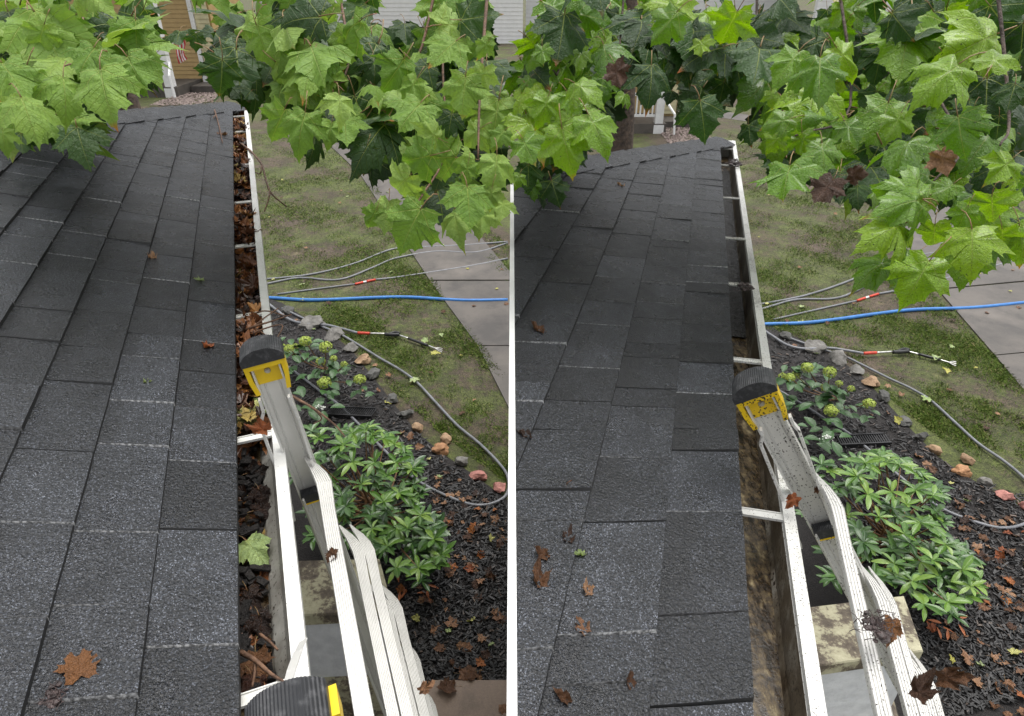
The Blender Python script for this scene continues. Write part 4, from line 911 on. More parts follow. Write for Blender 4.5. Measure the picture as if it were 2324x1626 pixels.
for s in 'LR':
    for i, (x, y, wd, col, lab) in enumerate(SL):
        p = G(s, x, y, .04); d = (p - EYE) @ FW; r_ = wd*d/F/2*1.0
        stone('edging_stone', V3(p[0], p[1], .03), r_, r_*random.uniform(.7, .9), r_*.72, STONES[col], 300+i).__setitem__('tmp', 1)
        o = bpy.context.scene.collection.objects[-1]; del o['tmp']
        tag(o, lab + (', mulch bed below the clogged gutter' if s == 'L' else ', bed below the cleaned gutter'), 'stone', 'stones edging the mulch bed')

# ------------------------------------------------------------------ hoses and wand
def hose(s, px, r, mat, name, lab, cat='hose', z=None, tape=None, root=None):
    pts = spline([G(s, *p_, (r if z is None else z)) for p_ in px], 6)
    if s == 'L': pts = [p for p in pts if p[0] < .015]
    mb = MB(); mb.tube(pts, r, 8)
    if root is None:
        o = mb.build(name, mat, None, True); tag(o, lab, cat)
    else: o = mb.build(name, mat, root, True)
    return o, pts
GH = .014
for s in 'LR':
    wh = 'left yard' if s == 'L' else 'right yard'
    X = 1152 if s == 'L' else 1175
    g = 'grey hoses crossing the lawn'
    o, _ = hose(s, [(560, 638), (600, 634), (700, 624), (800, 600), (890, 566), (960, 561), (1050, 557), (X, 549)], GH, m_grey_hose, 'grey_hose', 'upper of two grey hoses bowing across the lawn in the ' + wh); o['group'] = g
    o, _ = hose(s, [(560, 650), (607, 644), (680, 631), (770, 635), (850, 606), (900, 586), (990, 571), (1080, 573), (X, 552)], GH, m_grey_hose, 'grey_hose', 'lower wavy grey hose beneath the upper one in the ' + wh); o['group'] = g
    root = empty('vacuum_pole', G(s, 825, 641), 'thin grey pole with red tape marks lying on the lawn in the ' + wh, 'pole')
    hose(s, [(630, 668), (720, 656), (806, 645)], .012, m_grey_hose, 'tube', '', root=root); hose(s, [(806, 645), (824, 641)], .0155, m_red, 'tape', '', root=root); hose(s, [(824, 641), (832, 639)], .013, m_white, 'coupling', '', root=root)
    hose(s, [(832, 639), (852, 635)], .0155, m_red, 'tape', '', root=root); hose(s, [(852, 635), (900, 630), (1000, 615), (1080, 602), (X, 587)], .014, m_grey_hose, 'tube', '', root=root)
    o, _ = hose(s, [(560, 678), (606, 676), (690, 681), (760, 680), (850, 676), (930, 675), (1050, 682), (X, 681)], .022, m_blue_hose, 'blue_hose', 'thick bright blue hose crossing lawn and walkway in the ' + wh)
    # wand with its lead
    root = empty('spray_wand', G(s, 890, 760), 'black handled spray wand with red tape lying on the grass in the ' + wh, 'wand')
    hose(s, [(600, 682), (625, 702), (655, 724), (690, 735), (740, 738), (775, 746), (812, 756)], .015, m_grey_hose, 'lead_hose', '', root=root, z=.05)
    hose(s, [(812, 756), (839, 757)], .017, m_red, 'tape', '', root=root, z=.05); hose(s, [(839, 757), (874, 758)], .011, m_steel, 'lance', '', root=root, z=.05)
    hose(s, [(874, 759), (890, 760), (906, 760)], [.022]*13, m_blackpl, 'handle', '', root=root, z=.05); hose(s, [(884, 757), (896, 754), (908, 756)], .012, m_blackpl, 'trigger', '', root=root, z=.06)
    hose(s, [(906, 761), (926, 768)], .010, m_steel, 'lance', '', root=root, z=.045); hose(s, [(926, 768), (970, 784)], .015, m_blackpl, 'grip', '', root=root, z=.04); hose(s, [(970, 784), (990, 792)], .009, m_steel, 'lance', '', root=root, z=.03)
    for dx, dy in ((14, -1), (14, 3), (13, 7)): hose(s, [(988, 791), (988+dx*.6, 791+dy*.8), (990+dx, 793+dy)], .006, m_steel, 'tine', '', root=root, z=.03)
    o, _ = hose(s, [(640, 700), (700, 728), (770, 758), (807, 779), (860, 812), (907, 839), (946, 868), (991, 916), (1037, 965), (1088, 1007), (1130, 1049), (1152, 1082), (1151, 1120), (1121, 1142), (1072, 1146), (1007, 1123), (943, 1088), (880, 1030), (813, 962), (770, 920), (729, 890), (690, 860), (655, 834), (620, 810)], .0125, m_grey_hose, 'grey_hose', 'long thin grey hose looping around the mulch bed in the ' + wh, z=.03); o['group'] = g

# ------------------------------------------------------------------ rhododendron
def ell_leaf(name, mat, L=1.0, wd=.3, cup=.08, droop=.25):
    vs = []; fs = []; uv = []
    nl = 7
    for i in range(nl):
        t_ = i/(nl-1); hw = wd*.5*(math.sin(math.pi*min(1, t_*.94+.03))**.75)*(.6+.55*t_ if t_ < .75 else 1.0)
        for j, k in enumerate((-1, -.5, 0, .5, 1)):
            vs.append((k*hw, t_*L, abs(k)*hw*cup*3 - droop*t_*t_*L)); uv.append((k*hw/wd, t_))
    for i in range(nl-1):
        for j in range(4): fs.append((i*5+j, i*5+j+1, i*5+6+j, i*5+5+j))
    me = bpy.data.meshes.new(name); me.from_pydata(vs, [], fs); me.materials.append(mat); me.polygons.foreach_set('use_smooth', [True]*len(fs))
    ul = me.uv_layers.new(name='UVMap'); li = np.zeros(len(me.loops), int); me.loops.foreach_get('vertex_index', li); ul.data.foreach_set('uv', np.array(uv)[li].ravel()); return me
RL = [ell_leaf('leaf', m_rhod, 1, .36, .10, .12), ell_leaf('leaf', m_rhod, 1, .42, .16, .25), ell_leaf('leaf', m_rhod, 1, .33, .05, .4), ell_leaf('leaf', m_rhod, 1, .38, .2, .05)]
RPOLY = [(700, 965), (840, 955), (890, 990), (955, 1050), (945, 1100), (985, 1160), (1008, 1250), (1000, 1290), (945, 1325), (885, 1320), (845, 1240), (700, 1240), (665, 1100)]
for s in 'LR':
    gc = G(s, 850, 1150, 0)
    root = empty('rhododendron', gc, 'glossy green rhododendron bush beside the ' + ('clean ladder' if s == 'L' else 'muddy ladder'), 'shrub')
    rs = random.Random(11)
    spots = [(830,975),(870,995),(935,1065),(900,1050),(850,1050),(800,985),(905,1120),(870,1140),(955,1170),(925,1200),(985,1225),(1000,1262),(950,1290),(900,1290),(880,1240),(845,1200),(930,1130),(880,1080),(820,1100),(780,1010),(800,1050)]
    nl = 0; mass = []; used = []
    for k in range(105):
        if k < len(spots): x, y = spots[k]; lev = 1
        else:
            x, y = RPOLY[0]
            while True:
                x = rs.uniform(660, 1010); y = rs.uniform(955, 1325)
                if inpoly(x, y, RPOLY): break
            lev = rs.uniform(.35, .8)
        edge = max(0, min(1, (1010-x)/260)); h = (.34 + .42*edge)*lev
        c = G(s, x, y, h); used.append(c)
        nn = rs.choice((7, 8, 9, 10)); a0 = rs.uniform(0, 6)
        tl = V3(rs.gauss(0, .25), rs.gauss(-.15, .25), 1)
        for j in range(nn):
            a = a0 + j*2*math.pi/nn + rs.gauss(0, .12); L = rs.uniform(.065, .125); el = rs.uniform(-.05, .55)
            yv = nrm(V3(math.cos(a)*math.cos(el), math.sin(a)*math.cos(el), math.sin(el)) + .35*(tl-V3(0, 0, 1))); xv = nrm(np.cross(yv, V3(0, 0, 1))); zv = np.cross(xv, yv)
            M = Matrix(((xv[0], yv[0], zv[0], c[0]), (xv[1], yv[1], zv[1], c[1]), (xv[2], yv[2], zv[2], c[2]), (0, 0, 0, 1))) @ Matrix.Rotation(rs.gauss(0, .2), 4, 'Y') @ Matrix.Scale(L, 4)
            if nl < 296: link('leaf', rs.choice(RL), root, M); nl += 1
            else: mass.append((rs.choice(RL), M))
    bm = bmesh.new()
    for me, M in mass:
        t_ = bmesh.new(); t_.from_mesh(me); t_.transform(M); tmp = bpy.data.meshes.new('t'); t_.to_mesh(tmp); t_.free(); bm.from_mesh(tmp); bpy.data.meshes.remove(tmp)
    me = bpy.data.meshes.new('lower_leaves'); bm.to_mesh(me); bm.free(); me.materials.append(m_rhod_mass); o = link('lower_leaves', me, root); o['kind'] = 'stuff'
    for c in used[::2]:
        mb = MB(); b_ = gc + V3(random.gauss(0, .05), random.gauss(0, .05), 0); pts = spline([b_, (b_*.5+c*.5) + V3(0, 0, .0) - (c-b_)*V3(0, 0, .12), c - V3(0, 0, .005)], 4); mb.tube(pts, list(np.linspace(.010, .0035, len(pts))), 5); mb.build('stem', m_rhod_stem, root, True)

# ------------------------------------------------------------------ hydrangea
HL = ell_leaf('leaf', m_hyd_leaf, 1, .72, .12, .3)
for s in 'LR':
    gc = G(s, 735, 850, 0)
    root = empty('hydrangea', gc, 'hydrangea with lime green flower heads in the mulch, ' + ('behind the clean yellow ladder tip' if s == 'L' else 'behind the muddy yellow ladder tip'), 'shrub')
    heads = [(693, 775, 30), (739, 788, 32), (656, 792, 24), (728, 821, 24), (757, 814, 18), (781, 827, 18), (736, 869, 34), (816, 862, 30), (640, 788, 20), (668, 788, 22)]
    rs = random.Random(5)
    for (x, y, wd) in heads:
        c = G(s, x, y, rs.uniform(.3, .5)); d = (c-EYE) @ FW; R = wd*d/F/2
        mb = MB()
        for k in range(int(60 + wd*2)):
            dr = nrm(V3(rs.gauss(0, 1), rs.gauss(0, 1), rs.gauss(.35, .8))); p = c + dr*R*rs.uniform(.78, 1.0)*V3(1, 1, .8)
            t1 = nrm(np.cross(dr, V3(rs.random(), rs.random(), rs.random()))); t2 = np.cross(dr, t1); q = R*.16
            for j in range(4):
                a = j*math.pi/2; u = math.cos(a)*t1+math.sin(a)*t2; v = -math.sin(a)*t1+math.cos(a)*t2
                mb.add([p, p+u*q*.7+v*q*.5, p+u*q*1.25+dr*q*.2, p+u*q*.7-v*q*.5], [(0, 1, 2, 3)])
        mb.build('flower_head', m_hyd_head, root)
        mb = MB(); b_ = gc + V3(rs.gauss(0, .06), rs.gauss(0, .06), 0); mb.tube(spline([b_, b_*.4+c*.6-V3(0, 0, .05), c], 4), .005, 5); mb.build('stem', m_rhod_stem, root, True)
        for j in range(6):
            a = rs.uniform(0, 6.28); p = c - V3(0, 0, rs.uniform(.03, .22)) + V3(math.cos(a), math.sin(a), 0)*R*.5; yv = nrm(V3(math.cos(a), math.sin(a), rs.uniform(-.25, .3))); xv = nrm(np.cross(yv, V3(0, 0, 1))); zv = np.cross(xv, yv)
            M = Matrix(((xv[0], yv[0], zv[0], p[0]), (xv[1], yv[1], zv[1], p[1]), (xv[2], yv[2], zv[2], p[2]), (0, 0, 0, 1))) @ Matrix.Rotation(rs.gauss(0, .25), 4, 'Y') @ Matrix.Scale(rs.uniform(.08, .13), 4)
            link('leaf', HL, root, M)
    for k in range(40):
        x, y = rs.uniform(630, 760), rs.uniform(760, 960)
        if x + (y-760)*-.3 > 740: continue
        c = G(s, x, y, rs.uniform(.12, .38)); a = rs.uniform(0, 6.28); yv = nrm(V3(math.cos(a), math.sin(a), rs.uniform(-.25, .3))); xv = nrm(np.cross(yv, V3(0, 0, 1))); zv = np.cross(xv, yv)
        M = Matrix(((xv[0], yv[0], zv[0], c[0]), (xv[1], yv[1], zv[1], c[1]), (xv[2], yv[2], zv[2], c[2]), (0, 0, 0, 1))) @ Matrix.Scale(rs.uniform(.08, .14), 4); link('leaf', HL, root, M)
    mb = MB(); c0 = G(s, 727, 925, .3)
    for k in range(70):
        p = c0 + V3(rs.gauss(0, .022), rs.gauss(0, .012), rs.gauss(0, .01)); a = rs.uniform(0, 6); u = V3(math.cos(a), math.sin(a), .2)*.008; v = V3(-math.sin(a), math.cos(a), .1)*.005; mb.add([p-u, p+v, p+u, p-v], [(0, 1, 2, 3)])
    mb.build('white_bloom', m_whitefl, root)
    # black ribbed drain channel on the mulch
    a_, b_ = G(s, 742, 935, .03), G(s, 848, 940, .03); dr = nrm(b_-a_); pr_ = nrm(np.cross(V3(0, 0, 1), dr)); Ld = np.linalg.norm(b_-a_)
    dn = empty('drain_channel', (a_+b_)/2*V3(1, 1, 0), 'black slotted plastic drain channel lying on the mulch of the ' + ('left bed' if s == 'L' else 'right bed'), 'drain')
    mb = MB(); mb.box(a_ - pr_*.07 - V3(0, 0, .03), dr*Ld, pr_*.012, V3(0, 0, .055)); mb.box(a_ + pr_*.058 - V3(0, 0, .03), dr*Ld, pr_*.012, V3(0, 0, .055)); mb.box(a_ - pr_*.058 - V3(0, 0, .03), dr*Ld, pr_*.116, V3(0, 0, .01)); mb.build('trough', m_blackpl, dn)
    for k in range(22): 
        mb = MB(); mb.box(a_ - pr_*.058 + dr*(Ld*(k+.3)/22) + pr_*0 + V3(0, 0, .012), dr*.008 + pr_*.0, pr_*.116 + dr*.02, V3(0, 0, .007)); mb.build('grille_bar', m_blackpl, dn)

# ------------------------------------------------------------------ fallen leaves on the ground
FN = {'brown': 'small dark brown leaf', 'tan': 'curled tan leaf', 'orange': 'orange fallen leaf', 'yellow': 'yellow fallen leaf', 'pale': 'pale green fallen leaf'}
MARKS = [(1055, 1300, 'amid open mulch'), (1010, 1230, 'at the bush tip'), (1120, 1120, 'under the pink stones'), (1072, 1160, 'below the hose bend'), (1007, 1110, 'along the hose'), (1050, 1075, 'beside the grey-green stone'), (975, 1040, 'inside the orange stone'), (930, 975, 'beside the sloping brown stone'),
         (880, 930, 'beside the sunken stones'), (950, 1360, 'below the bush'), (940, 1440, 'beside the ladder rungs'), (1000, 1530, 'close to the paving corner'), (1080, 1520, 'just above the paving'), (1130, 1430, 'at the outer side low down'), (1130, 1230, 'at the outer side high up'), (1050, 1420, 'in the lower middle of the mulch'), (850, 880, 'under the hydrangea')]
LAWN = [(620, 360, 'near the far gutter end'), (700, 420, 'on the bare patch'), (640, 480, 'beside the middle of the gutter'), (760, 520, 'on the brown bare soil'), (660, 580, 'above the grey hoses by the gutter'), (800, 570, 'just above the grey hoses'), (700, 660, 'between pole and blue hose'), (860, 660, 'between pole and blue hose near walkway'), (760, 715, 'below the blue hose'), (900, 715, 'below the blue hose near walkway'), (1000, 760, 'beside the walkway edge'), (1050, 870, 'in the grass below the wand'), (1000, 900, 'outside the hose loop'), (1090, 980, 'in the grass near the hose bend'), (1050, 620, 'on the concrete walkway'), (1100, 720, 'on the walkway below the blue hose')]
def _near(x, y, marks): return min(marks, key=lambda m_: (m_[0]-x)**2 + (m_[1]-y)**2)[2]
def near_what(x, y): return _near(x, y, MARKS)
def near_lawn(x, y): return _near(x, y, LAWN)
def flat_leaf(me, c, size, nup=(0, 0, 1), name='fallen_leaf'):
    nup = nrm(np.array(nup, float)); a = random.uniform(0, 6.28); t_ = nrm(np.cross(nup, V3(math.cos(a), math.sin(a), .01))); return place_leaf(me, np.array(c), np.array(c)+t_*size, view=nup, tilt=random.gauss(0, .12), roll=random.gauss(0, .15), name=name)
for s in 'LR':
    rs = random.Random(21)
    reg = [(960, 1010), (1150, 1150), (1150, 1548), (1000, 1550), (930, 1420), (900, 1330), (1010, 1280), (990, 1150), (900, 1010), (800, 870), (860, 880)]
    for k in range(95):
        while True:
            x, y = rs.uniform(800, 1150), rs.uniform(860, 1550)
            if inpoly(x, y, reg): break
        col = rs.choices(['brown', 'tan', 'orange', 'yellow', 'pale'], [5, 6, 2.2, .6, .8])[0]
        c = G(s, x, y, .035); o = flat_leaf(rs.choice(DEAD[col]), c, rs.uniform(.035, .085), (rs.gauss(0, .3), rs.gauss(0, .3), 1))
        tag(o, FN[col] + ' ' + near_what(x, y) + ' in the ' + ('left' if s == 'L' else 'right') + ' bed', 'leaf', 'fallen leaves on the mulch')
    for k in range(60):
        x, y = rs.uniform(600, 1150), rs.uniform(330, 990)
        if y > 700 + (x-620)*.62 or y < 200 + (x-560)*.55: continue
        col = rs.choices(['tan', 'yellow', 'pale', 'brown'], [4, 1.5, 2, 3])[0]
        p = G(s, x, y, .03)
        if s == 'L' and p[0] > -.06: continue
        o = flat_leaf(rs.choice(DEAD[col]), p, rs.uniform(.035, .07)); tag(o, FN[col] + ' ' + near_lawn(x, y) + ' on the ' + ('left' if s == 'L' else 'right') + ' lawn', 'leaf', 'fallen leaves on the lawn')
    for (x, y, col, sz, lab) in [(966, 776, 'pale', .10, 'pale maple leaf lying above the wand tip'), (980, 803, 'yellow', .10, 'yellow maple leaf lying below the wand tip'), (937, 865, 'pale', .11, 'pale green leaf folded over the long hose'), (1000, 757, 'pale', .06, 'small pale leaf near the walkway edge')]:
        o = flat_leaf(random.choice(DEAD[col]), G(s, x, y, .05), sz); tag(o, lab + ' in the ' + ('left' if s == 'L' else 'right') + ' yard', 'leaf')
    for k in range(14):        # thin weeds and rhododendron leaves
        x, y = rs.uniform(905, 1000), rs.uniform(1320, 1365); c = G(s, x, y, .04)
        if k < 8: o = flat_leaf(RL[1], c, .09); o.data = o.data; o.name = 'fallen_leaf'; tag(o, 'narrow rhododendron leaf shed under the ' + ('left' if s == 'L' else 'right') + ' bush', 'leaf', 'shed narrow leaves')
mshed = simple('shed_leaf_orange', (.46, .15, .04), (.30, .08, .03), 30, .5, .2)
shed = ell_leaf('fallen_leaf', mshed, 1, .26, .1, .1)
for o in list(C.objects):
    if o.get('group') == 'shed narrow leaves': o.data = shed; o['label'] = o['label'].replace('narrow', 'narrow orange')
for (x, y, col, sz, lab) in [(1030, 1560, 'brown', .11, 'reddish maple leaf lying across the edge of the tan paving'), (1045, 1530, 'tan', .09, 'crumpled tan leaf on mulch just above the paving'), (1080, 1525, 'brown', .10, 'brown curled leaf pile piece right above the paving'), (1140, 1600, 'tan', .07, 'tan withered leaf on the tan paving')]:
    o = flat_leaf(random.choice(DEAD[col]), onz(x, y, .062), sz); tag(o, lab, 'leaf')

# ------------------------------------------------------------------ gutter litter, twigs, roof debris
f = FR['L']
mb = MB(); o8 = outline(.06, 9, 1); n8 = len(o8); rs = random.Random(3)
for k in range(900):
    u = rs.uniform(.6, 4.5) if k > 90 else rs.uniform(-.25, .65); v = rs.uniform(-.022, .062) if u > .62 else rs.uniform(-.022, .026); hh = -.028 - rs.random()*.05 if u > .62 else -.108 - rs.random()*.02
    hh += .02*math.sin(u*7) if u > .62 else 0
    p = f.gut(u, v, hh); sc = rs.uniform(.024, .060) * (1 if u > .62 else .5)
    yv = nrm(V3(rs.gauss(0, 1), rs.gauss(0, 1), rs.gauss(0, .55))); zv = nrm(V3(rs.gauss(0, .5), rs.gauss(0, .5), 1)); xv = nrm(np.cross(yv, zv)); zv = np.cross(xv, yv); kc = rs.uniform(.3, 1.3)
    ctr = p; vs = [p + sc*(x*xv + (y-.3)*yv + kc*(x*x+(y-.3)**2)*zv*rs.uniform(.7, 1.2)) for x, y in o8]
    mb.add(vs + [ctr], [(i, (i+1) % n8, n8) for i in range(n8)])
struct(mb.build('leaf_litter', m_litter), 'mat of rotting brown and orange leaves packed in the clogged gutter', 'stuff')
mb = MB()
for k in range(700):
    u = rs.uniform(-.2, 4.5); p = f.gut(u, rs.uniform(-.024, .028), -.121 + rs.random()*.03); a = rs.uniform(0, 6.28); L = rs.uniform(.006, .02); uu = V3(math.cos(a), math.sin(a), rs.gauss(0, .2))*L; vv = nrm(np.cross(V3(0, 0, 1), uu))*L*.4
    mb.cbox(p, uu, vv, V3(0, 0, .003))
struct(mb.build('leaf_mould', m_mulch), 'black wet leaf mould on the floor of the clogged gutter', 'stuff')
for (x, y, w_, col, sz, lab) in [(560, 1228, -.07, 'pale', .075, 'pale green maple leaf lying in the gutter near the roof edge'), (556, 388+160, -.035, 'yellow', .05, 'yellow leaf on the packed gutter litter'), (571, 943, -.05, 'pale', .075, 'green and brown leaf against the gutter hanger'), (556, 960, -.05, 'yellow', .08, 'folded yellow-brown leaf below the ladder tip'), (575, 793, -.03, 'orange', .05, 'bright orange leaf just above the black ladder tip'), (575, 655, -.03, 'orange', .06, 'orange leaf by the middle of the gutter'),
                            (560, 1075, -.085, 'rot', .055, 'dark wet brown leaf below the wide hanger'), (588, 1110, -.08, 'rot', .055, 'purplish wet leaf against the front of the gutter'), (575, 1160, -.09, 'rot', .06, 'limp brown leaf in the wet gutter trough'), (562, 1340, -.09, 'rot', .06, 'long dark rotting leaf in the lower gutter'), (588, 1395, -.085, 'rot', .055, 'curled purple-brown leaf in the lower gutter'), (580, 1480, -.08, 'brown', .06, 'shiny amber brown leaf near the lower hanger'), (570, 1530, -.09, 'rot', .05, 'dark leaf scrap beside the big black ladder tip')]:
    o = flat_leaf(random.choice(DEAD[col]), onw('L', x, y, w_), sz, (-.1, -.4, 1)); tag(o, lab, 'leaf', 'leaves lying in the clogged gutter')
def twig(pts, r, lab, name='dry_twig', side=None):
    root = empty(name, pts[0][0], lab, 'twig')
    for i, pl in enumerate(pts):
        mb = MB(); q = spline(pl, 5); mb.tube(q, list(np.linspace(r if i == 0 else r*.6, r*.4, len(q))), 5); mb.build('stem' if i == 0 else 'side_shoot', m_twig, root, True)
L_ = lambda x, y, d: onw('L', x, y, d)
twig([[L_(545, 325, .02), L_(570, 345, .05), L_(594, 374, .06), L_(604, 410, .05), L_(615, 439, .02), L_(651, 470, -.05)], [L_(604, 410, .05), L_(612, 440, .06), L_(600, 480, .02)], [L_(545, 340, .02), L_(520, 345, .03), L_(500, 362, .03)], [L_(594, 374, .06), L_(590, 395, .05), L_(570, 385, .0)]], .007, 'branching dry twig arching out of the far end of the clogged gutter')
twig([[L_(540, 760, -.02), L_(575, 742, .02), L_(615, 730, .04), L_(662, 714, .06)], [L_(575, 742, .02), L_(600, 722, .04), L_(632, 700, .06)], [L_(560, 770, -.01), L_(590, 750, .03), L_(640, 738, .05), L_(628, 770, .05)], [L_(540, 730, -.02), L_(580, 745, .0), L_(620, 775, .02), L_(640, 785, .02)], [L_(560, 720, 0), L_(600, 706, .03), L_(650, 718, .05)]], .0045, 'tangle of dry twigs hanging over the gutter lip above the ladder tip')
twig([[onu('L', 655, 895, .50), onu('L', 712, 928, .47), onu('L', 760, 965, .45), onu('L', 783, 992, .43)], [onu('L', 712, 928, .47), onu('L', 730, 950, .47), onu('L', 712, 962, .47)]], .0035, 'thin twig poking out from behind the clean ladder rail')
twig([[L_(540, 930, -.03), L_(556, 912, -.01), L_(562, 895, 0)], [L_(556, 912, -.01), L_(570, 925, -.02)]], .004, 'short twig in the gutter beside the clean ladder boot')
twig([[L_(545, 1480, -.05), L_(580, 1500, -.03), L_(615, 1530, -.02), L_(645, 1548, -.01)], [L_(580, 1500, -.03), L_(578, 1530, -.04), L_(572, 1560, -.05)], [L_(590, 1440, -.06), L_(610, 1455, -.05), L_(630, 1475, -.04)]], .005, 'forked wet twig at the lower end of the clogged gutter')
R_ = lambda s, x, y, n=.012: onroof(s, x, y, n)
twig([[R_('L', 480, 229, .02), R_('L', 490, 260, .02), R_('L', 498, 290, .02), R_('L', 505, 325, .02)], [R_('L', 490, 260, .02), R_('L', 484, 268, .03)]], .006, 'twig with withered leaf stuck to the far corner of the roof')
for (s, x, y, col, sz, lab) in [('L', 348, 587, 'tan', .045, 'small tan leaf scrap lying mid roof'), ('L', 475, 782, 'orange', .035, 'reddish leaf shred near the eave of the left roof'), ('L', 339, 866, 'pale', .02, 'tiny pale leaf bit on the left roof'), ('L', 498, 305, 'tan', .06, 'curled withered leaf on the far corner of the roof'), ('L', 461, 636, 'pale', .03, 'small green leaf bit near the left eave'),
                               ('R', 1228, 1333, 'brown', .042, 'largest brown wet leaf scrap on the right roof'), ('R', 1240, 1268, 'brown', .03, 'torn brown leaf scrap above the larger brown one'), ('R', 1288, 1232, 'brown', .032, 'crumpled brown leaf beside a shingle joint on the right roof'), ('R', 1336, 1350, 'tan', .026, 'small tan leaf scrap on the right roof'), ('R', 1330, 1436, 'tan', .03, 'tiny tan leaf bit low on the right roof'), ('R', 1232, 757, 'brown', .05, 'dark leaf patch lying high on the right roof'), ('R', 1287, 1108, 'orange', .022, 'red leaf sliver on the right roof'), ('R', 1430, 1565, 'brown', .028, 'curled dark stem scrap at the bottom of the right roof'), ('R', 1290, 1595, 'brown', .03, 'muddy leaf lump at the bottom edge of the right roof'), ('R', 1326, 1257, 'pale', .022, 'tiny green leaf on a shingle seam of the right roof'), ('R', 1415, 425, 'tan', .05, 'tan leaf scrap on the far part of the right roof'), ('R', 1200, 995, 'brown', .035, 'brown shred on the left margin of the right roof')]:
    o = flat_leaf(random.choice(SCRAP[col]), R_(s, x, y, .012), sz, FR[s].n, 'leaf_scrap'); o.scale = (o.scale[0]*random.uniform(.5, .9), o.scale[1], o.scale[2]); tag(o, lab, 'leaf')
o = place_leaf(SCRAP['amber'][0], onroof('L', 184, 1535, .016), onroof('L', 172, 1460, .014), view=FR['L'].n, tilt=0, roll=0, name='leaf_scrap'); tag(o, 'big wet amber maple leaf flat on the nearest shingles', 'leaf'); o.scale = (o.scale[0]*.95, o.scale[1], o.scale[2]*.5)
def clump(c, r, n, lab, mats, flat=.5, seed=1):
    rs = random.Random(seed); bm = bmesh.new()
    for k in range(22):
        q = bmesh.ops.create_icosphere(bm, subdivisions=2, radius=r*rs.uniform(.08, .26)); o_ = V3(rs.gauss(0, r*.4), rs.gauss(0, r*.4), abs(rs.gauss(0, r*.15*flat*2))); ph = rs.uniform(0, 6)
        for v in q['verts']:
            d_ = v.co.copy(); g_ = 1 + .35*math.sin(d_.x*300/ (r*60)+ph)*math.sin(d_.y*260/(r*60)+2*ph) + rs.uniform(-.18, .18); v.co = (c[0]+o_[0]+d_.x*g_*1.2, c[1]+o_[1]+d_.y*g_, c[2]+o_[2]+d_.z*g_*.6)
    me = bpy.data.meshes.new('debris_clump'); bm.to_mesh(me); bm.free(); mb = MB()
    mb.add([tuple(v.co) for v in me.vertices], [tuple(p.vertices) for p in me.polygons]); bpy.data.meshes.remove(me)
    for k in range(n//2):
        p = c + V3(rs.gauss(0, r*.45), rs.gauss(0, r*.45), abs(rs.gauss(0, r*.22*flat*2))); a = rs.uniform(0, 6.28); L = rs.uniform(.15, .5)*r; u = V3(math.cos(a), math.sin(a), rs.gauss(0, .3))*L
        mb.tube([p-u, p+V3(rs.gauss(0, .25), rs.gauss(0, .25), .1)*L, p+u], r*.025, 4)
    o = mb.build('debris_clump', mats); tag(o, lab, 'debris'); return o
m_muck = simple('wet_muck', (.085, .058, .055), (.022, .015, .014), 120, .4, .6, 200)
clump(R_('L', 118, 1585, .008), .020, 90, 'dark clump of rotten debris at the bottom left of the roof', m_muck, seed=2)
f = FR['R']
clump(onw('R', 1690, 655, -.02), .03, 70, 'wad of wet muck hanging from a hanger of the cleaned gutter', m_muck, seed=4)
clump(onu('R', 1985, 1425, -.04), .028, 130, 'purplish wad of muck stuck on the muddy ladder rungs', m_muck, flat=.8, seed=5)
clump(onw('R', 1667, 372, -.06), .05, 80, 'dark muck left at the far end of the cleaned gutter', m_muck, seed=6)
for (s, x, y, u, col, sz, lab) in [('L', 612, 975, .44, 'orange', .06, 'dry orange-brown leaf caught on the clean ladder rail'), ('L', 763, 1245, .19, 'brown', .04, 'small brown leaf hooked on a clean ladder rung'), ('L', 955, 1560, -.12, 'tan', .035, 'tan leaf bit on the outer rung edge'),
                                  ('R', 2016, 1400, .0, 'amber', .055, 'large amber leaf plastered over the muddy ladder rungs'), ('R', 2068, 1575, -.146, 'brown', .055, 'dark maroon leaf on the lower muddy rungs'), ('R', 2116, 1530, -.12, 'brown', .06, 'brown leaf wrapped on the outer muddy rung'), ('R', 1803, 1124, .31, 'orange', .045, 'orange leaf stuck on the muddy far rail'), ('R', 1846, 1116, .34, 'brown', .022, 'tiny brown leaf fleck on the muddy rail face')]:
    p = onu(s, x, y, u - .0); o = flat_leaf(random.choice(SCRAP[col]), p + V3(0, -.01, .006), sz*.8, (0, -.55, 1), 'leaf_scrap'); o.scale = (o.scale[0]*.7, o.scale[1], o.scale[2]); tag(o, lab, 'leaf')
# standing water in the far part of the cleaned gutter
mw = NT('rain_water'); mw.set((.010, .009, .007), .06, 0, .35); mw.bump(mw.noise(45, 4), .9, .012)
mb = MB(); mb.add([f.gut(1.3, -.02, -.119), f.gut(3.7, -.02, -.119), f.gut(3.7, .078, -.119), f.gut(1.3, .078, -.119)], [(0, 1, 2, 3)])
struct(mb.build('water', mw.mat), 'shallow rain water standing in the cleaned gutter')

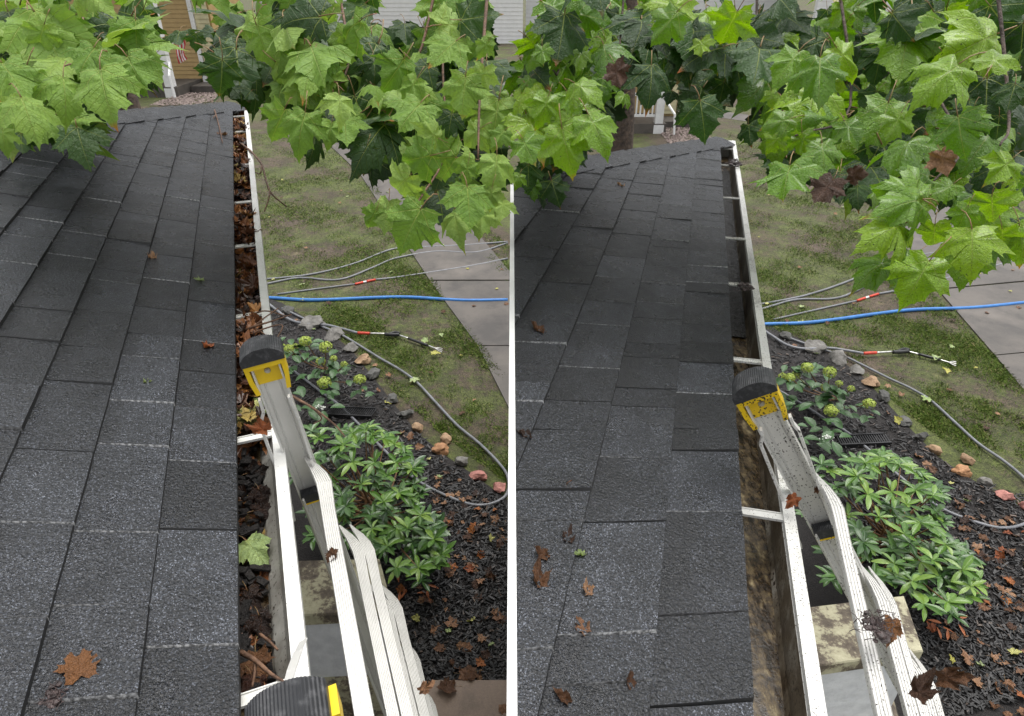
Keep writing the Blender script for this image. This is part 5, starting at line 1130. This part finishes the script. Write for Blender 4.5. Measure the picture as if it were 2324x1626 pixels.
# ------------------------------------------------------------------ houses and planting beyond
def porch(s):
    g0 = onz(396, 222) if s == 'L' else onz(1500, 304)
    cx, cy = g0[0], g0[1]; sc = cy/23.0
    root = empty('porch_house', (cx, cy, 0), 'tan clapboard house with white porch railing seen past the ' + ('left' if s == 'L' else 'right') + ' roof', 'house')
    k = sc
    mb = MB(); mb.box((cx-4*k, cy+.0, 0), (4.15*k, 0, 0), (0, 2.4*k, 0), (0, 0, .32*k)); mb.build('porch_floor', m_conc, root)
    nb = 36
    for i in range(nb):
        mb = MB(); mb.strip([(0, 0), (.03*k, 0), (.008*k, .135*k), (0, .135*k)], (cx-4*k, cy+2.0*k, .32*k + i*.135*k), (cx+.22*k, cy+2.0*k, .32*k + i*.135*k), V3(0, -1, 0), V3(0, 0, 1)); mb.build('clapboard', m_siding, root, fixn=True)
    mb = MB(); mb.box((cx-4*k, cy+2.02*k, 0), (4.9*k, 0, 0), (0, 3*k, 0), (0, 0, 5.5*k)); mb.build('wall', m_siding, root)
    for i in range(nb):
        mb = MB(); mb.strip([(0, 0), (.03*k, 0), (.008*k, .135*k), (0, .135*k)], (cx+.40*k, cy+1.95*k, .3*k + i*.135*k), (cx+.86*k, cy+1.95*k, .3*k + i*.135*k), V3(0, -1, 0), V3(0, 0, 1)); mb.build('clapboard', m_paleside, root, fixn=True)
    mb = MB(); mb.box((cx+.24*k, cy+1.9*k, 0), (.14*k, 0, 0), (0, .1*k, 0), (0, 0, 5.5*k)); mb.build('corner_board', m_white, root)
    mb = MB(); mb.cbox((cx-.10*k, cy+.15*k, 2.8*k), (.13*k, 0, 0), (0, .13*k, 0), (0, 0, 2.8*k)); mb.cbox((cx-.10*k, cy+.15*k, .14*k), (.17*k, 0, 0), (0, .17*k, 0), (0, 0, .14*k)); mb.build('column', m_white, root)
    mb = MB(); mb.box((cx-4*k, cy+.1*k, .52*k), (3.9*k, 0, 0), (0, .07*k, 0), (0, 0, .08*k)); mb.box((cx-4*k, cy+.1*k, 1.18*k), (3.9*k, 0, 0), (0, .07*k, 0), (0, 0, .09*k)); rl = mb.build('railing', m_white, root)
    for i in range(27):
        mb = MB(); mb.box((cx-.36*k-i*.135*k, cy+.115*k, .60*k), (.05*k, 0, 0), (0, .04*k, 0), (0, 0, .58*k)); mb.build('baluster', m_white, rl)
    for x_, z0, z1, y0 in ((.0, .9, 1.0, 0.0),):
        mb = MB(); P = [V3(cx+.06*k, cy+.1*k, 1.05*k), V3(cx+.26*k, cy-.55*k, .72*k), V3(cx+.3*k, cy-.6*k, .1*k)]; mb.tube(P, .04*k, 6); mb.build('handrail', m_white, root)
    mb = MB(); mb.box((cx+.2*k, cy+.9*k, 0), (1.25*k, 0, 0), (0, 1.0*k, 0), (0, 0, .22*k)); mb.build('step', m_conc, root)
    mb = MB(); mb.box((cx-4*k, cy-.1*k, 5.6*k), (5.2*k, 0, 0), (0, 5.2*k, 0), (0, 0, .12*k)); mb.build('porch_roof', m_deck, root)
    # gravel at the foot
    mb = MB()
    for i in range(900):
        p = V3(cx + random.uniform(-.05, 1.5)*k, cy + random.uniform(-1.6, .8)*k, .03); r_ = random.uniform(.02, .06)*k; a = random.uniform(0, 6); u = V3(math.cos(a), math.sin(a), 0)*r_; v = V3(-math.sin(a), math.cos(a), 0)*r_*.7
        mb.add([p-u, p-v, p+u, p+v, p+V3(0, 0, r_*.6)], [(0, 1, 4), (1, 2, 4), (2, 3, 4), (3, 0, 4)])
    struct(mb.build('gravel', m_gravel), 'reddish gravel at the foot of the porch', 'stuff')
    # hedge bush
    mb = MB(); hc = V3(cx+1.5*k, cy+2.2*k, .55*k)
    for i in range(1500):
        d = nrm(V3(random.gauss(0, 1), random.gauss(0, 1), random.gauss(.2, 1))); p = hc + d*V3(.62, .6, .85)*k*random.uniform(.75, 1.05); a = random.uniform(0, 6); u = nrm(V3(math.cos(a), math.sin(a), random.gauss(0, .5)))*.055*k; v = nrm(np.cross(u, d))*.035*k; mb.add([p-u, p-v, p+u, p+v], [(0, 1, 2, 3)])
    bush = empty('round_bush', (hc[0], hc[1], 0), 'light green bush at the corner of the ' + ('left' if s == 'L' else 'right') + ' porch house', 'bush'); mb.build('foliage', m_hedge, bush)
    mb = MB(); mb.tube([V3(hc[0], hc[1], 0), V3(hc[0], hc[1], .7*k)], .05*k, 6); mb.build('trunk', m_bark, bush)
    if s == 'L':
        fl = empty('flag', (cx+.05, cy+.1, 0), 'red and white striped flag hanging on a short pole by the porch column', 'flag')
        r_ = ray(388, 100); p0 = EYE + r_*((cy-.25)/r_[1]); p1 = p0 + V3(.42, -.05, .2)
        mb = MB(); mb.tube([p0 - V3(.1, 0, .08), p1], .012, 6); mb.build('flag_pole', m_white, fl)
        for i in range(7):
            mb = MB(); n = 6; vs = []
            for j in range(n+1):
                zz = -.62*j/n; xx = .05*math.sin(j*1.1)
                for t_ in (i/7, (i+1)/7): vs.append(p0 + (p1-p0)*(.25+.75*t_) + V3(xx*t_, .03*math.sin(j+i), zz))
            mb.add(vs, [(2*j, 2*j+1, 2*j+3, 2*j+2) for j in range(n)]); mb.build('stripe', m_flagr if i % 2 == 0 else m_flagw, fl)
for s in 'LR': porch(s)
# white houses across the street, behind the leaves
for (x0, x1, y, hgt, lab) in ((-36, -14.2, 36, 5.4, 'long white clapboard house far behind the left leaves'), (-14, .6, 41, 6, 'white clapboard house far behind the middle leaves'), (.8, 16, 43, 6, 'white clapboard house beyond the right porch'), (15.5, 42, 38, 5.6, 'wide white clapboard house far behind the right leaves')):
    root = empty('white_house', ((x0+x1)/2, y, 0), lab, 'house')
    mb = MB(); n = int(hgt/.2)
    for i in range(n): mb.strip([(-.3, 0), (.03, 0), (.01, .2), (-.3, .2)], (x0, y, i*.2), (x1, y, i*.2), V3(0, -1, 0), V3(0, 0, 1))
    mb.build('wall', m_wallsid, root, fixn=True)
    mb = MB(); mb.add([(x0-.4, y-.5, hgt), (x1+.4, y-.5, hgt), (x1+.4, y+4, hgt+3), (x0-.4, y+4, hgt+3), (x1+.4, y+8.5, hgt), (x0-.4, y+8.5, hgt)], [(0, 1, 2, 3), (3, 2, 4, 5)]); mb.build('roof', m_deck, root)
    for i in range(int((x1-x0)/4)):
        xx = x0+2+i*4; mb = MB(); mb.box((xx, y-.07, 2.9), (1.0, 0, 0), (0, .05, 0), (0, 0, 1.5)); wf = mb.build('window', m_white, root)
        mb = MB(); mb.box((xx+.08, y-.085, 2.98), (.84, 0, 0), (0, .01, 0), (0, 0, 1.34)); mb.build('pane', m_door, wf)
print('objects', len(C.objects), 'tris', sum(len(o.data.polygons) for o in C.objects if o.type == 'MESH'))
